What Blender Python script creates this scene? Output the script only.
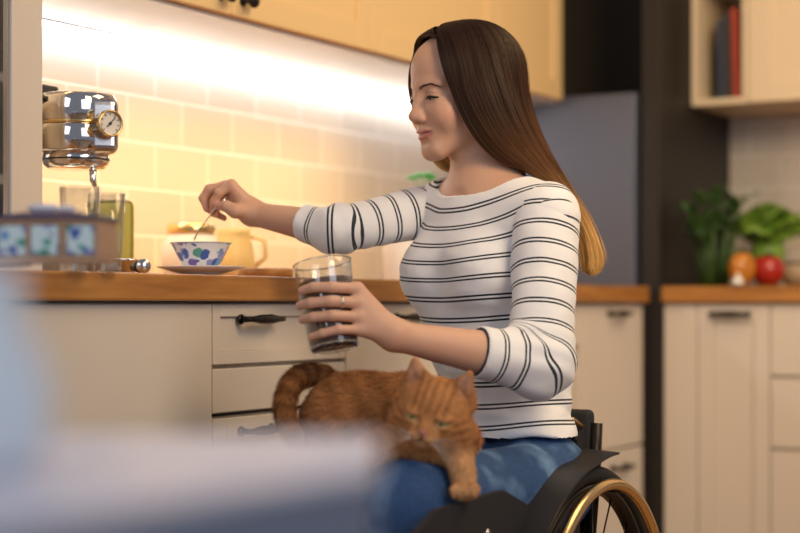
import bpy, bmesh, math, random
import numpy as np
from mathutils import Vector, Matrix, noise
for o in list(bpy.data.objects): bpy.data.objects.remove(o)
random.seed(7); RNG = np.random.default_rng(7)
PI = math.pi
SC = bpy.context.scene; COL = SC.collection

# ---------------------------------------------------------------- camera
TH = math.radians(29.2)
CAMP = Vector((1.672, -4.393, .849)); FPX = 1700.0
RV = Vector((math.cos(TH), math.sin(TH), 0)); FV = Vector((-math.sin(TH), math.cos(TH), 0)); UV_ = Vector((0, 0, 1))
def at(px, py, Z):
    return CAMP + RV*((px-400)/FPX*Z) + FV*Z + UV_*((305-py)/FPX*Z)
cam = bpy.data.cameras.new('camera'); camo = bpy.data.objects.new('camera', cam); COL.objects.link(camo)
camo.location = CAMP; camo.rotation_euler = (PI/2, 0, TH)
cam.sensor_width = 36; cam.lens = FPX/800*36; cam.shift_y = (305-266.5)/800
cam.clip_start = .05
cam.dof.use_dof = True; cam.dof.focus_distance = 2.82; cam.dof.aperture_fstop = 2.1
SC.camera = camo
# ---------------------------------------------------------------- world, lights, exposure
SC.view_settings.view_transform = 'Standard'; SC.view_settings.look = 'None'
SC.view_settings.exposure = 0.0; SC.view_settings.gamma = 1; SC.view_settings.use_curve_mapping = False
w = bpy.data.worlds.new('world'); SC.world = w; w.use_nodes = True
w.node_tree.nodes['Background'].inputs[0].default_value = (.80, .82, 1.0, 1)
w.node_tree.nodes['Background'].inputs[1].default_value = .22
def area(name, loc, target, sx, sy, power, col, spread=180):
    l = bpy.data.lights.new(name, 'AREA'); l.shape = 'RECTANGLE'; l.size = sx; l.size_y = sy
    l.energy = power; l.color = col; l.spread = math.radians(spread)
    o = bpy.data.objects.new(name, l); COL.objects.link(o); o.location = loc
    o.rotation_euler = (Vector(target)-Vector(loc)).to_track_quat('-Z', 'Y').to_euler()
    return o
area('window_daylight', (3.6, -3.6, 2.0), (.3, -1.7, .9), 1.8, 1.8, 30, (.86, .91, 1.0))
area('left_window_daylight', (.2, -5.2, 2.1), (.4, -1.8, .9), 1.6, 1.4, 17, (.95, .95, 1.0))
area('warm_ceiling_light', (1.3, -1.2, 2.55), (.6, -.5, 0), 1.2, 1.2, 22, (1.0, .72, .38))
area('warm_far_light', (1.9, -2.6, 2.2), (-.2, 0, 1.3), .7, .7, 18, (1.0, .70, .36), 120)
area('led_strip_light', (-.56, -1.2, 1.403), (-.62, -1.2, 1.2), 2.2, .02, 1.5, (.97, .98, 1.0))
area('under_cabinet_warm_light', (-.30, -1.5, 1.40), (-.58, -1.5, .98), 1.7, .03, 3.6, (1.0, .66, .28), 95)

# ---------------------------------------------------------------- materials
def mat(name, col, rough=.5, metal=0, noise_amt=0, nscale=20, col2=None, bump=0, bscale=80, trans=0, ior=1.45, spec=.5,
        sub=0, subc=(1, .3, .2), coat=0, emit=None, estr=0, sheen=0, stretch=(1, 1, 1)):
    m = bpy.data.materials.new(name); m.use_nodes = True
    n = m.node_tree.nodes; L = m.node_tree.links; b = n['Principled BSDF']
    b.inputs['Base Color'].default_value = (*col, 1); b.inputs['Roughness'].default_value = rough
    b.inputs['Metallic'].default_value = metal; b.inputs['Transmission Weight'].default_value = trans
    b.inputs['IOR'].default_value = ior; b.inputs['Specular IOR Level'].default_value = spec
    b.inputs['Coat Weight'].default_value = coat; b.inputs['Coat Roughness'].default_value = .08
    b.inputs['Sheen Weight'].default_value = sheen
    if sub:
        b.inputs['Subsurface Weight'].default_value = sub; b.inputs['Subsurface Radius'].default_value = subc
        b.inputs['Subsurface Scale'].default_value = .012
    if emit: b.inputs['Emission Color'].default_value = (*emit, 1); b.inputs['Emission Strength'].default_value = estr
    tc = n.new('ShaderNodeTexCoord'); mp = n.new('ShaderNodeMapping'); mp.inputs['Scale'].default_value = stretch
    L.new(tc.outputs['Object'], mp.inputs[0])
    if noise_amt or col2:
        t = n.new('ShaderNodeTexNoise'); t.inputs['Scale'].default_value = nscale; t.inputs['Detail'].default_value = 5
        L.new(mp.outputs[0], t.inputs['Vector'])
        mx = n.new('ShaderNodeMixRGB'); mx.inputs[1].default_value = (*col, 1)
        mx.inputs[2].default_value = (*(col2 or tuple(c*(1-noise_amt) for c in col)), 1)
        cr = n.new('ShaderNodeValToRGB'); cr.color_ramp.elements[0].position = .35; cr.color_ramp.elements[1].position = .65
        L.new(t.outputs['Fac'], cr.inputs[0]); L.new(cr.outputs[0], mx.inputs[0]); L.new(mx.outputs[0], b.inputs['Base Color'])
    if bump:
        t2 = n.new('ShaderNodeTexNoise'); t2.inputs['Scale'].default_value = bscale; t2.inputs['Detail'].default_value = 3
        L.new(mp.outputs[0], t2.inputs['Vector'])
        bm_ = n.new('ShaderNodeBump'); bm_.inputs['Strength'].default_value = bump; bm_.inputs['Distance'].default_value = .002
        L.new(t2.outputs['Fac'], bm_.inputs['Height']); L.new(bm_.outputs[0], b.inputs['Normal'])
    return m
def attr_mat(name, attr='Col', rough=.5, **k):
    m = mat(name, (1, 1, 1), rough, **k)
    n = m.node_tree.nodes; a = n.new('ShaderNodeAttribute'); a.attribute_name = attr
    m.node_tree.links.new(a.outputs['Color'], n['Principled BSDF'].inputs['Base Color'])
    return m
M = {}
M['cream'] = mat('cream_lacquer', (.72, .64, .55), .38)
M['cream_warm_lit'] = mat('cream_lacquer_warm_lit', (.80, .57, .29), .40)  # same cream lacquer, yellow of the warm lamplight put into its colour
M['cream_mid'] = mat('cream_lacquer_right', (.80, .65, .46), .4)  # same cream, with a weaker share of that warm light in the colour
M['wood'] = mat('oiled_wood', (.50, .225, .055), .32, col2=(.33, .13, .028), nscale=6, stretch=(9, .9, 9), bump=.15, bscale=30)
M['woodB'] = mat('oiled_wood_b', (.50, .225, .055), .32, col2=(.33, .13, .028), nscale=6, stretch=(.9, 9, 9), bump=.15, bscale=30)
M['black'] = mat('black_paint', (.016, .013, .011), .55)
M['blackmetal'] = mat('black_iron', (.02, .018, .018), .32, metal=.6)
M['steel'] = mat('brushed_steel', (.62, .61, .60), .22, metal=1)
M['chrome'] = mat('chrome', (.80, .78, .75), .07, metal=1)
M['fridge'] = mat('grey_fridge', (.105, .12, .17), .38, metal=.3)
M['plastic_black'] = mat('black_plastic', (.02, .02, .022), .35)
M['rubber'] = mat('rubber', (.012, .012, .012), .7)
M['nylon'] = mat('black_nylon', (.018, .017, .02), .8, bump=.3, bscale=400)
M['glass'] = mat('clear_glass', (.97, .98, .98), .02, trans=1, ior=1.45)
M['porcelain'] = mat('white_porcelain', (.86, .85, .86), .12, coat=.6)
M['white'] = mat('white_enamel', (.88, .85, .80), .25)
M['bronze'] = mat('golden_anodised', (.78, .56, .27), .25, metal=1)
M['wall'] = mat('plaster', (.75, .68, .56), .8)
M['floor'] = mat('floor_boards', (.36, .22, .12), .5, col2=(.26, .15, .08), nscale=4, stretch=(8, 1, 1))
M['fore'] = mat('white_table_laminate', (.76, .745, .84), .35)
M['fore_edge'] = mat('grey_table_edge', (.17, .20, .27), .5)
M['paleblue'] = mat('pale_blue_glaze', (.68, .75, .80), .25)
M['coffee'] = mat('ground_coffee', (.16, .092, .058), .9, bump=.8, bscale=500)
M['gold'] = mat('gold', (.85, .62, .28), .25, metal=1)
M['under'] = mat('white_gloss_panel', (.70, .70, .72), .16)
M['niche'] = mat('niche_black_lightened', (.035, .029, .022), .6)  # black paint made lighter in colour, standing in for light missing in the niche
M['olive'] = mat('olive_board', (.42, .42, .10), .5)

def thin_glass():
    m = bpy.data.materials.new('thin_clear_glass'); m.use_nodes = True; n = m.node_tree.nodes; L = m.node_tree.links; n.clear()
    o = n.new('ShaderNodeOutputMaterial'); mx = n.new('ShaderNodeMixShader'); t = n.new('ShaderNodeBsdfTransparent'); g = n.new('ShaderNodeBsdfGlossy'); lw = n.new('ShaderNodeLayerWeight'); f = n.new('ShaderNodeMath'); f.operation = 'POWER'; f.inputs[1].default_value = 2.6
    t.inputs[0].default_value = (.95, .96, .96, 1); g.inputs['Roughness'].default_value = .03; lw.inputs[0].default_value = .5; ad = n.new('ShaderNodeMath'); ad.operation = 'MULTIPLY_ADD'; ad.inputs[1].default_value = .75; ad.inputs[2].default_value = .07; L.new(lw.outputs['Facing'], f.inputs[0]); L.new(f.outputs[0], ad.inputs[0]); f = ad
    L.new(f.outputs[0], mx.inputs[0]); L.new(t.outputs[0], mx.inputs[1]); L.new(g.outputs[0], mx.inputs[2]); L.new(mx.outputs[0], o.inputs[0]); return m
M['glass'] = thin_glass()
M['rimglass'] = mat('solid_glass', (.93, .90, .84), .03, trans=1, ior=1.45)
# tiles (running bond, glossy)
def tile_mat():
    m = bpy.data.materials.new('cream_gloss_tiles'); m.use_nodes = True
    n = m.node_tree.nodes; L = m.node_tree.links; b = n['Principled BSDF']
    tc = n.new('ShaderNodeTexCoord'); sp = n.new('ShaderNodeSeparateXYZ'); L.new(tc.outputs['Object'], sp.inputs[0])
    ad = n.new('ShaderNodeMath'); ad.operation = 'ADD'; L.new(sp.outputs[0], ad.inputs[0]); L.new(sp.outputs[1], ad.inputs[1])
    a2 = n.new('ShaderNodeMath'); a2.operation = 'ADD'; L.new(ad.outputs[0], a2.inputs[0]); a2.inputs[1].default_value = 10.0+.015
    cb = n.new('ShaderNodeCombineXYZ'); L.new(a2.outputs[0], cb.inputs[0]); L.new(sp.outputs[2], cb.inputs[1])
    br = n.new('ShaderNodeTexBrick'); L.new(cb.outputs[0], br.inputs['Vector'])
    br.inputs['Scale'].default_value = 1; br.inputs['Brick Width'].default_value = .195; br.inputs['Row Height'].default_value = .1
    br.inputs['Mortar Size'].default_value = .0028; br.inputs['Mortar Smooth'].default_value = .3; br.offset = .5
    br.inputs['Color1'].default_value = (.64, .58, .50, 1); br.inputs['Color2'].default_value = (.70, .63, .54, 1)
    br.inputs['Mortar'].default_value = (.88, .84, .78, 1)
    L.new(br.outputs['Color'], b.inputs['Base Color']); b.inputs['Roughness'].default_value = .13
    bp = n.new('ShaderNodeBump'); bp.invert = True; bp.inputs['Strength'].default_value = .5; bp.inputs['Distance'].default_value = .003
    nz = n.new('ShaderNodeTexNoise'); nz.inputs['Scale'].default_value = 14; L.new(tc.outputs['Object'], nz.inputs['Vector'])
    mx = n.new('ShaderNodeMath'); mx.operation = 'MULTIPLY_ADD'; L.new(nz.outputs['Fac'], mx.inputs[0]); mx.inputs[1].default_value = .35
    L.new(br.outputs['Fac'], mx.inputs[2]); L.new(mx.outputs[0], bp.inputs['Height']); L.new(bp.outputs[0], b.inputs['Normal'])
    return m
M['tile'] = tile_mat()
# flower-painted porcelain
def floral_mat(name, base, scale, thr=.46):
    m = bpy.data.materials.new(name); m.use_nodes = True
    n = m.node_tree.nodes; L = m.node_tree.links; b = n['Principled BSDF']; b.inputs['Roughness'].default_value = .12
    tc = n.new('ShaderNodeTexCoord'); src = tc.outputs['Object']
    nz = n.new('ShaderNodeTexNoise'); nz.inputs['Scale'].default_value = scale; L.new(src, nz.inputs['Vector'])
    vm = n.new('ShaderNodeVectorMath'); vm.operation = 'MULTIPLY_ADD'; L.new(nz.outputs['Color'], vm.inputs[0]); vm.inputs[1].default_value = (.012,)*3; L.new(src, vm.inputs[2])
    v = n.new('ShaderNodeTexVoronoi'); v.inputs['Scale'].default_value = scale; L.new(vm.outputs[0], v.inputs['Vector'])
    r = n.new('ShaderNodeValToRGB'); e = r.color_ramp.elements; e[0].position = thr-.04; e[0].color = (1, 1, 1, 1); e[1].position = thr; e[1].color = (0, 0, 0, 1)
    L.new(v.outputs['Distance'], r.inputs[0])
    c = n.new('ShaderNodeValToRGB'); ce = c.color_ramp.elements; c.color_ramp.interpolation = 'CONSTANT'
    ce[0].position = 0; ce[0].color = (.06, .12, .42, 1); ce[1].position = .35; ce[1].color = (.16, .36, .62, 1)
    for p, cc in ((.55, (.20, .12, .40, 1)), (.72, (.10, .36, .30, 1)), (.85, (.30, .33, .62, 1))): x = c.color_ramp.elements.new(p); x.color = cc
    sp = n.new('ShaderNodeSeparateXYZ'); L.new(v.outputs['Color'], sp.inputs[0]); L.new(sp.outputs[0], c.inputs[0])
    mx = n.new('ShaderNodeMixRGB'); mx.inputs[1].default_value = (*base, 1); L.new(r.outputs[0], mx.inputs[0]); L.new(c.outputs[0], mx.inputs[2])
    L.new(mx.outputs[0], b.inputs['Base Color'])
    return m
M['floral'] = floral_mat('floral_porcelain', (.84, .84, .88), 60, .60)
M['floral_box'] = floral_mat('floral_tin', (.62, .78, .80), 75, .50)

# ---------------------------------------------------------------- mesh helpers
def link(name, me, m=None, parent=None, smooth=False):
    o = bpy.data.objects.new(name, me); COL.objects.link(o)
    if m: me.materials.append(m)
    if parent:
        o.parent = parent; me.transform(Matrix.Translation(-wloc(parent)))
    if smooth:
        for p in me.polygons: p.use_smooth = True
    return o
def wloc(o):
    v = Vector(o.location); p = o.parent
    while p: v += Vector(p.location); p = p.parent
    return v
def thing(name, label, cat, loc=(0, 0, 0), group=None):
    o = bpy.data.objects.new(name, None); COL.objects.link(o); o.location = loc; o.empty_display_size = .05
    return tag(o, label, cat, group)
def tag(o, label, cat, group=None):
    o['label'] = label; o['category'] = cat
    if group: o['group'] = group
    return o
class B:
    """collects shapes in world coordinates, then becomes ONE mesh object"""
    def __init__(s): s.bm = bmesh.new(); s.mi = 0
    def box(s, x0, y0, z0, x1, y1, z1, bev=.0, seg=2):
        r = bmesh.ops.create_cube(s.bm, size=1)
        for v in r['verts']:
            v.co = Vector(((x0+x1)/2+v.co.x*(x1-x0), (y0+y1)/2+v.co.y*(y1-y0), (z0+z1)/2+v.co.z*(z1-z0)))
        if bev:
            es = list({e for v in r['verts'] for e in v.link_edges})
            bmesh.ops.bevel(s.bm, geom=es, offset=bev, segments=seg, affect='EDGES', profile=.5)
        return s
    def hull(s, pts, bev=0):
        vs = [s.bm.verts.new(p) for p in pts]; bmesh.ops.convex_hull(s.bm, input=vs); return s
    def tube(s, pts, r, seg=12, cap=True, closed=False):
        pts = [Vector(p) for p in pts]; n = len(pts); rs = r if isinstance(r, (list, tuple)) else [r]*n
        rings = []; prev = None
        for i, p in enumerate(pts):
            if closed: t = pts[(i+1) % n]-pts[i-1]
            else: t = pts[min(i+1, n-1)]-pts[max(i-1, 0)]
            t.normalize()
            if prev is None: a = t.orthogonal().normalized()
            else: a = (prev-t*prev.dot(t)).normalized()
            prev = a; b = t.cross(a)
            rings.append([s.bm.verts.new(p+(a*math.cos(2*PI*k/seg)+b*math.sin(2*PI*k/seg))*rs[i]) for k in range(seg)])
        m = n if closed else n-1
        for i in range(m):
            A, Bq = rings[i], rings[(i+1) % n]
            for k in range(seg):
                try: s.bm.faces.new((A[k], A[(k+1) % seg], Bq[(k+1) % seg], Bq[k]))
                except ValueError: pass
        if cap and not closed:
            for q in (rings[0][::-1], rings[-1]):
                try: s.bm.faces.new(q)
                except ValueError: pass
        return s
    def lathe(s, prof, c, axis=(0, 0, 1), seg=40, xdir=None):
        """prof list of (radius, height)"""
        az = Vector(axis).normalized(); ax = (Vector(xdir) if xdir else az.orthogonal()).normalized(); ay = az.cross(ax); c = Vector(c)
        rings = []
        for r, h in prof:
            if r < 1e-6: rings.append([s.bm.verts.new(c+az*h)])
            else: rings.append([s.bm.verts.new(c+az*h+(ax*math.cos(2*PI*k/seg)+ay*math.sin(2*PI*k/seg))*r) for k in range(seg)])
        for A, Bq in zip(rings, rings[1:]):
            for k in range(seg):
                f = [A[k % len(A)], A[(k+1) % len(A)], Bq[(k+1) % len(Bq)], Bq[k % len(Bq)]]
                u = []
                for v in f:
                    if v not in u: u.append(v)
                if len(u) > 2:
                    try: s.bm.faces.new(u)
                    except ValueError: pass
        return s
    def ball(s, c, r, sub=3):
        k = bmesh.ops.create_icosphere(s.bm, subdivisions=sub, radius=1); rr = Vector(r) if hasattr(r, '__len__') else Vector((r, r, r))
        for v in k['verts']: v.co = Vector((v.co.x*rr.x, v.co.y*rr.y, v.co.z*rr.z))+Vector(c)
        return s
    def build(s, name, m, parent=None, smooth=False, angle=None):
        bmesh.ops.recalc_face_normals(s.bm, faces=s.bm.faces)
        me = bpy.data.meshes.new(name); s.bm.to_mesh(me); s.bm.free()
        o = link(name, me, m, parent, smooth)
        if angle:
            for p in me.polygons: p.use_smooth = True
            me.set_sharp_from_angle(angle=math.radians(angle))
        return o
def struct(o): o['kind'] = 'structure'; return o

# ---------------------------------------------------------------- SDF helpers
def V3(p): return np.array(p, dtype=np.float32)
def sm(a, b, k):
    h = np.clip(.5+.5*(b-a)/k, 0, 1); return b*(1-h)+a*h-k*h*(1-h)
def smx(a, b, k): return -sm(-a, -b, k)
def sph(P, c, r): return np.linalg.norm(P-V3(c), axis=-1)-r
def cone(P, a, b, ra, rb):
    a = V3(a); b = V3(b); ba = b-a; t = np.clip(((P-a)@ba)/float(ba@ba), 0, 1)
    return np.linalg.norm(P-a-t[..., None]*ba, axis=-1)-(ra+(rb-ra)*t)
def ell(P, c, r, R=None):
    q = P-V3(c)
    if R is not None: q = q@R
    r = V3(r); k0 = np.linalg.norm(q/r, axis=-1); k1 = np.linalg.norm(q/(r*r), axis=-1)
    return k0*(k0-1)/np.maximum(k1, 1e-6)
def basis(x, y, z):
    """columns = local axes in world; q@R turns a world offset into local coordinates"""
    return np.array([list(x), list(y), list(z)], dtype=np.float32).T
def nets(f, lo, hi, h):
    lo = V3(lo); hi = V3(hi); n = np.maximum(((hi-lo)/h).astype(int)+1, 4); q = 4
    nc = n//q+2
    g = [lo[i]+np.arange(nc[i], dtype=np.float32)*h*q for i in range(3)]
    Pc = np.stack(np.meshgrid(*g, indexing='ij'), -1).reshape(-1, 3).astype(np.float32)
    Dc = f(Pc).reshape(nc)
    N = (nc-1)*q+1
    idx = [np.minimum((np.arange(N[i])+q//2)//q, nc[i]-1) for i in range(3)]
    D = Dc[np.ix_(*idx)].astype(np.float32).copy()
    near = np.abs(D) < h*q*1.5+.004
    I = np.argwhere(near)
    out = np.empty(len(I), np.float32)
    for s in range(0, len(I), 400000):
        out[s:s+400000] = f((lo+I[s:s+400000]*h).astype(np.float32))
    D[near] = out
    S = D < 0
    c = [S[i:N[0]-1+i, j:N[1]-1+j, k:N[2]-1+k] for i in (0, 1) for j in (0, 1) for k in (0, 1)]
    cnt = sum(x.astype(np.int8) for x in c); act = (cnt > 0) & (cnt < 8)
    A = np.argwhere(act); vid = -np.ones(act.shape, np.int32); vid[act] = np.arange(len(A))
    acc = np.zeros((len(A), 3)); num = np.zeros(len(A))
    offs = [(i, j, k) for i in (0, 1) for j in (0, 1) for k in (0, 1)]
    for a in offs:
        for ax in range(3):
            if a[ax]: continue
            b = list(a); b[ax] = 1
            da = D[A[:, 0]+a[0], A[:, 1]+a[1], A[:, 2]+a[2]]; db = D[A[:, 0]+b[0], A[:, 1]+b[1], A[:, 2]+b[2]]
            x = (da < 0) != (db < 0); t = np.where(x, da/np.where(x, da-db, 1), 0)
            p = np.tile(np.array(a, float), (len(A), 1)); p[:, ax] += t
            acc[x] += p[x]; num[x] += 1
    V = lo+(A+acc/np.maximum(num, 1)[:, None])*h
    faces = []
    for ax in range(3):
        u, v = (ax+1) % 3, (ax+2) % 3
        sl0 = [slice(1, -1)]*3; sl1 = [slice(1, -1)]*3
        sl0[ax] = slice(0, N[ax]-1); sl1[ax] = slice(1, N[ax])
        x = S[tuple(sl0)] != S[tuple(sl1)]
        E_ = np.argwhere(x)+np.array([0 if i == ax else 1 for i in range(3)])
        if len(E_) == 0: continue
        s0 = S[E_[:, 0], E_[:, 1], E_[:, 2]]
        qd = []
        for du, dv in ((-1, -1), (0, -1), (0, 0), (-1, 0)):
            q_ = E_.copy(); q_[:, u] += du; q_[:, v] += dv; qd.append(vid[q_[:, 0], q_[:, 1], q_[:, 2]])
        F = np.stack(qd, 1); F[~s0] = F[~s0][:, ::-1]
        faces.append(F[(F >= 0).all(1)])
    return V.astype(np.float32), np.concatenate(faces)
def relax(V, F, it=2, lam=.5):
    E_ = np.concatenate([F[:, [0, 1]], F[:, [1, 2]], F[:, [2, 3]], F[:, [3, 0]]])
    for _ in range(it):
        s = np.zeros_like(V); c = np.zeros(len(V))
        np.add.at(s, E_[:, 0], V[E_[:, 1]]); np.add.at(s, E_[:, 1], V[E_[:, 0]])
        np.add.at(c, E_[:, 0], 1); np.add.at(c, E_[:, 1], 1)
        V = V*(1-lam)+lam*s/np.maximum(c, 1)[:, None]
    return V
def npmesh(name, V, F, m, parent=None, color=None, fattr=None):
    me = bpy.data.meshes.new(name); me.from_pydata(np.asarray(V).tolist(), [], F.tolist() if hasattr(F, 'tolist') else F); me.update()
    if color is not None:
        a = me.color_attributes.new('Col', 'FLOAT_COLOR', 'POINT'); c = np.ones((len(V), 4), np.float32); c[:, :3] = color
        a.data.foreach_set('color', c.ravel())
    if fattr is not None:
        a = me.attributes.new('stripe', 'FLOAT', 'POINT'); a.data.foreach_set('value', np.asarray(fattr, np.float32))
    return link(name, me, m, parent, True)
def vnoise(P, s, seed=0):
    """cheap smooth value noise in numpy"""
    q = P*s+seed*17.3; i = np.floor(q).astype(np.int64); f = q-i; f = f*f*(3-2*f)
    def hsh(a):
        h = (a[..., 0]*73856093) ^ (a[..., 1]*19349663) ^ (a[..., 2]*83492791); h = (h ^ (h >> 13))*1274126177
        return ((h ^ (h >> 16)) & 0xffff)/65535.0
    r = 0
    for dx in (0, 1):
        for dy in (0, 1):
            for dz in (0, 1):
                wt = (f[..., 0] if dx else 1-f[..., 0])*(f[..., 1] if dy else 1-f[..., 1])*(f[..., 2] if dz else 1-f[..., 2])
                r = r+wt*hsh(i+np.array([dx, dy, dz]))
    return r

# ================================================================ ROOM
struct(B().box(-.75, -5.5, -.05, 4.5, .75, 0).build('floor', M['floor']))
struct(B().box(-.70, -5.5, 0, -.60, .628, 2.6).build('wall_left', M['tile']))
b = B(); b.box(.018, .63, 0, 4.5, .73, 2.6); struct(b.build('wall_back', M['tile']))
struct(B().box(-.60, .63, 0, .018, .73, 2.6).build('wall_niche', M['niche']))

# ---------------------------------------------------------------- cabinets
def shaker(b, u0, z0, u1, z1, plane, axis, fr=.05, t=.018):
    """door face with a recessed panel. axis 'x': lies in plane x=plane facing +x, u is y; axis 'y': plane y=plane facing -y, u is x"""
    def bx(a0, c0, a1, c1, d0, d1):
        if axis == 'x': b.box(plane+d0, a0, c0, plane+d1, a1, c1, .0012, 1)
        else: b.box(a0, plane-d1, c0, a1, plane-d0, c1, .0012, 1)
    g = .0015; u0 += g; u1 -= g; z0 += g; z1 -= g
    bx(u0, z0, u0+fr, z1, 0, t); bx(u1-fr, z0, u1, z1, 0, t); bx(u0+fr, z0, u1-fr, z0+fr, 0, t); bx(u0+fr, z1-fr, u1-fr, z1, 0, t)
    bx(u0+fr, z0+fr, u1-fr, z1-fr, 0, t-.007)
def flat(b, u0, z0, u1, z1, plane, axis, t=.018):
    g = .0015
    if axis == 'x': b.box(plane, u0+g, z0+g, plane+t, u1-g, z1-g, .002, 2)
    else: b.box(u0+g, plane-t, z0+g, u1-g, plane, z1-g, .002, 2)
def pull(parent, c, d, n):
    """tapered black iron bar pull with a round foot at each end. d direction along, n outward"""
    c = Vector(c); d = Vector(d); n = Vector(n); b = B(); L = .055
    pts = [c+d*(L*t)+n*.024 for t in (-1.08, -1, -.75, -.3, .3, .75, 1, 1.08)]
    b.tube(pts, [.002, .0048, .0052, .0085, .0085, .0052, .0048, .002], 12)
    for s in (-1, 1):
        b.tube([c+d*(s*L*.86), c+d*(s*L*.86)+n*.024], [.0065, .0045], 10)
        b.tube([c+d*(s*L*.86), c+d*(s*L*.86)+n*.004], .009, 12)
    return b.build('handle', M['blackmetal'], parent, True)
def knob(parent, c, n):
    c = Vector(c)
    return B().lathe([(0, 0), (.010, 0), (.010, .003), (.0055, .005), (.005, .016), (.008, .020), (.0145, .024), (.0155, .029), (.012, .034), (0, .036)], c, n, 20).build('knob', M['blackmetal'], parent, True)
FX = -.02      # face plane of left run carcasses
def carcass(name, y0, y1, label):
    t = thing(name, label, 'cabinet', (-.3, (y0+y1)/2, 0))
    b = B(); b.box(-.595, y0+.0005, .10, FX-.019, y1-.0005, .8535); b.box(-.56, y0+.0005, 0, FX-.07, y1-.0005, .0995)
    b.build('body', M['cream'], t); return t
t = carcass('base_cabinet', -3.30, -2.02, 'plain cream end cabinet under the left end of the wooden worktop')
b = B(); flat(b, -3.30, .11, -2.02, .852, FX-.018, 'x'); b.build('front_panel', M['cream'], t)
t = carcass('drawer_cabinet', -2.02, -1.58, 'cream drawer cabinet with a black iron pull, under the cup and saucer')
for i, (z0, z1) in enumerate(((.745, .852), (.662, .741), (.40, .655), (.11, .396))):
    b = B()
    if i == 1: flat(b, -2.02, z0, -1.58, z1, FX-.018, 'x')
    else:
        shaker(b, -2.02, z0, -1.58, z1, FX-.018, 'x', .022 if i == 0 else .04)
    d = b.build('drawer', M['cream'], t)
    if i == 0: pull(d, (FX, -1.89, .824), (0, 1, 0), (1, 0, 0))
    if i == 2: pull(d, (FX, -1.89, .628), (0, 1, 0), (1, 0, 0))
b = B(); b.box(FX-.0188, -2.018, .656, FX-.0178, -1.582, .6612); b.build('gap_shade_strip', M['black'], t)  # black strip puts in the shade of the gap between drawer fronts
for y0, y1, lab in ((-1.58, -1.09, 'cream shaker door cabinet right of the drawer cabinet, behind the cat'),
                    (-1.09, -.603, 'cream shaker door cabinet hidden mostly behind the seated woman')):
    t = carcass('base_cabinet', y0, y1, lab)
    b = B(); shaker(b, y0, .11, y1, .852, FX-.018, 'x'); d = b.build('door', M['cream'], t)
    pull(d, (FX, (y0+y1)/2, .824), (0, 1, 0), (1, 0, 0))
t = thing('end_cabinet', 'cream end cabinet of the left run with an open niche, right of the woman', 'cabinet', (-.3, -.3, 0))
b = B(); b.box(-.595, -.6025, .10, FX-.019, -.5845, .8535); b.box(-.595, -.46, .10, FX-.019, 0, .8535); b.box(-.595, -.58, .75, FX-.019, -.462, .8535)
b.box(-.595, -.58, .10, -.40, -.462, .745); b.box(-.39, -.58, .10, FX-.019, -.462, .12); b.build('body', M['cream'], t)
b = B(); flat(b, -.603, .747, -.437, .852, FX-.018, 'x'); b.build('top_panel', M['cream'], t)
b = B(); flat(b, -.437, .47, 0, .852, FX-.018, 'x'); d = b.build('door', M['cream'], t); pull(d, (FX, -.20, .826), (0, 1, 0), (1, 0, 0))
b = B(); flat(b, -.437, .11, 0, .466, FX-.018, 'x'); d = b.build('drawer', M['cream'], t); pull(d, (FX, -.18, .42), (0, 1, 0), (1, 0, 0))
tag(B().box(-.598, -3.30, .8555, .0, .0, .900, .004, 2).build('worktop', M['wood']), 'long oiled wooden worktop of the left run holding the cup and saucer', 'worktop')
# black panel, fridge
tag(B().box(-.036, .03, 0, .016, .628, 2.45, .002, 1).build('tall_panel', M['black']), 'tall black panel between the grey fridge and the right-hand cabinets', 'panel')
t = thing('fridge', 'grey refrigerator standing between the upper cabinets and the tall black panel', 'fridge', (-.32, .3, 0))
B().box(-.595, .06, .03, -.05, .60, 1.437, .006, 2).build('body', M['fridge'], t)
b = B(); b.box(-.595, .02, .50, -.05, .058, 1.437, .006, 2); b.build('upper_door', M['fridge'], t)
b = B(); b.box(-.595, .02, .04, -.05, .058, .495, .006, 2); b.build('lower_door', M['fridge'], t)
for x in (-.55, -.10):
    for y in (.1, .55): B().tube([(x, y, 0), (x, y, .03)], .015).build('foot', M['plastic_black'], t)
# right run
YB = .05
tag(B().box(.02, .03, .8555, 2.3, .628, .900, .004, 2).build('worktop', M['woodB']), 'wooden worktop of the back run with the vegetables on it', 'worktop')
t = thing('narrow_cabinet', 'narrow cream door cabinet with plain side strip beside the black panel', 'cabinet', (.17, .3, 0))
b = B(); b.box(.02, .069, .10, .3205, .625, .8535); b.box(.02, .12, 0, .3205, .6, .0995); b.build('body', M['cream'], t)
b = B(); flat(b, .02, .11, .118, .852, YB+.018, 'y'); b.build('filler_strip', M['cream'], t)
b = B(); shaker(b, .118, .11, .321, .852, YB+.018, 'y', .045); d = b.build('door', M['cream'], t); pull(d, (.212, YB, .824), (1, 0, 0), (0, -1, 0))
for x0, x1, lab in ((.321, .79, 'cream drawer cabinet at the right edge of the picture'),):
    t = thing('drawer_cabinet', lab, 'cabinet', ((x0+x1)/2, .3, 0))
    b = B(); b.box(x0+.0005, .069, .10, x1, .625, .8535); b.box(x0+.0005, .12, 0, x1, .6, .0995); b.build('body', M['cream'], t)
    for z0, z1 in ((.66, .852), (.467, .656), (.11, .463)):
        b = B(); flat(b, x0, z0, x1, z1, YB+.018, 'y'); d = b.build('drawer', M['cream'], t); pull(d, ((x0+x1)/2, YB, z1-.05), (1, 0, 0), (0, -1, 0))
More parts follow.
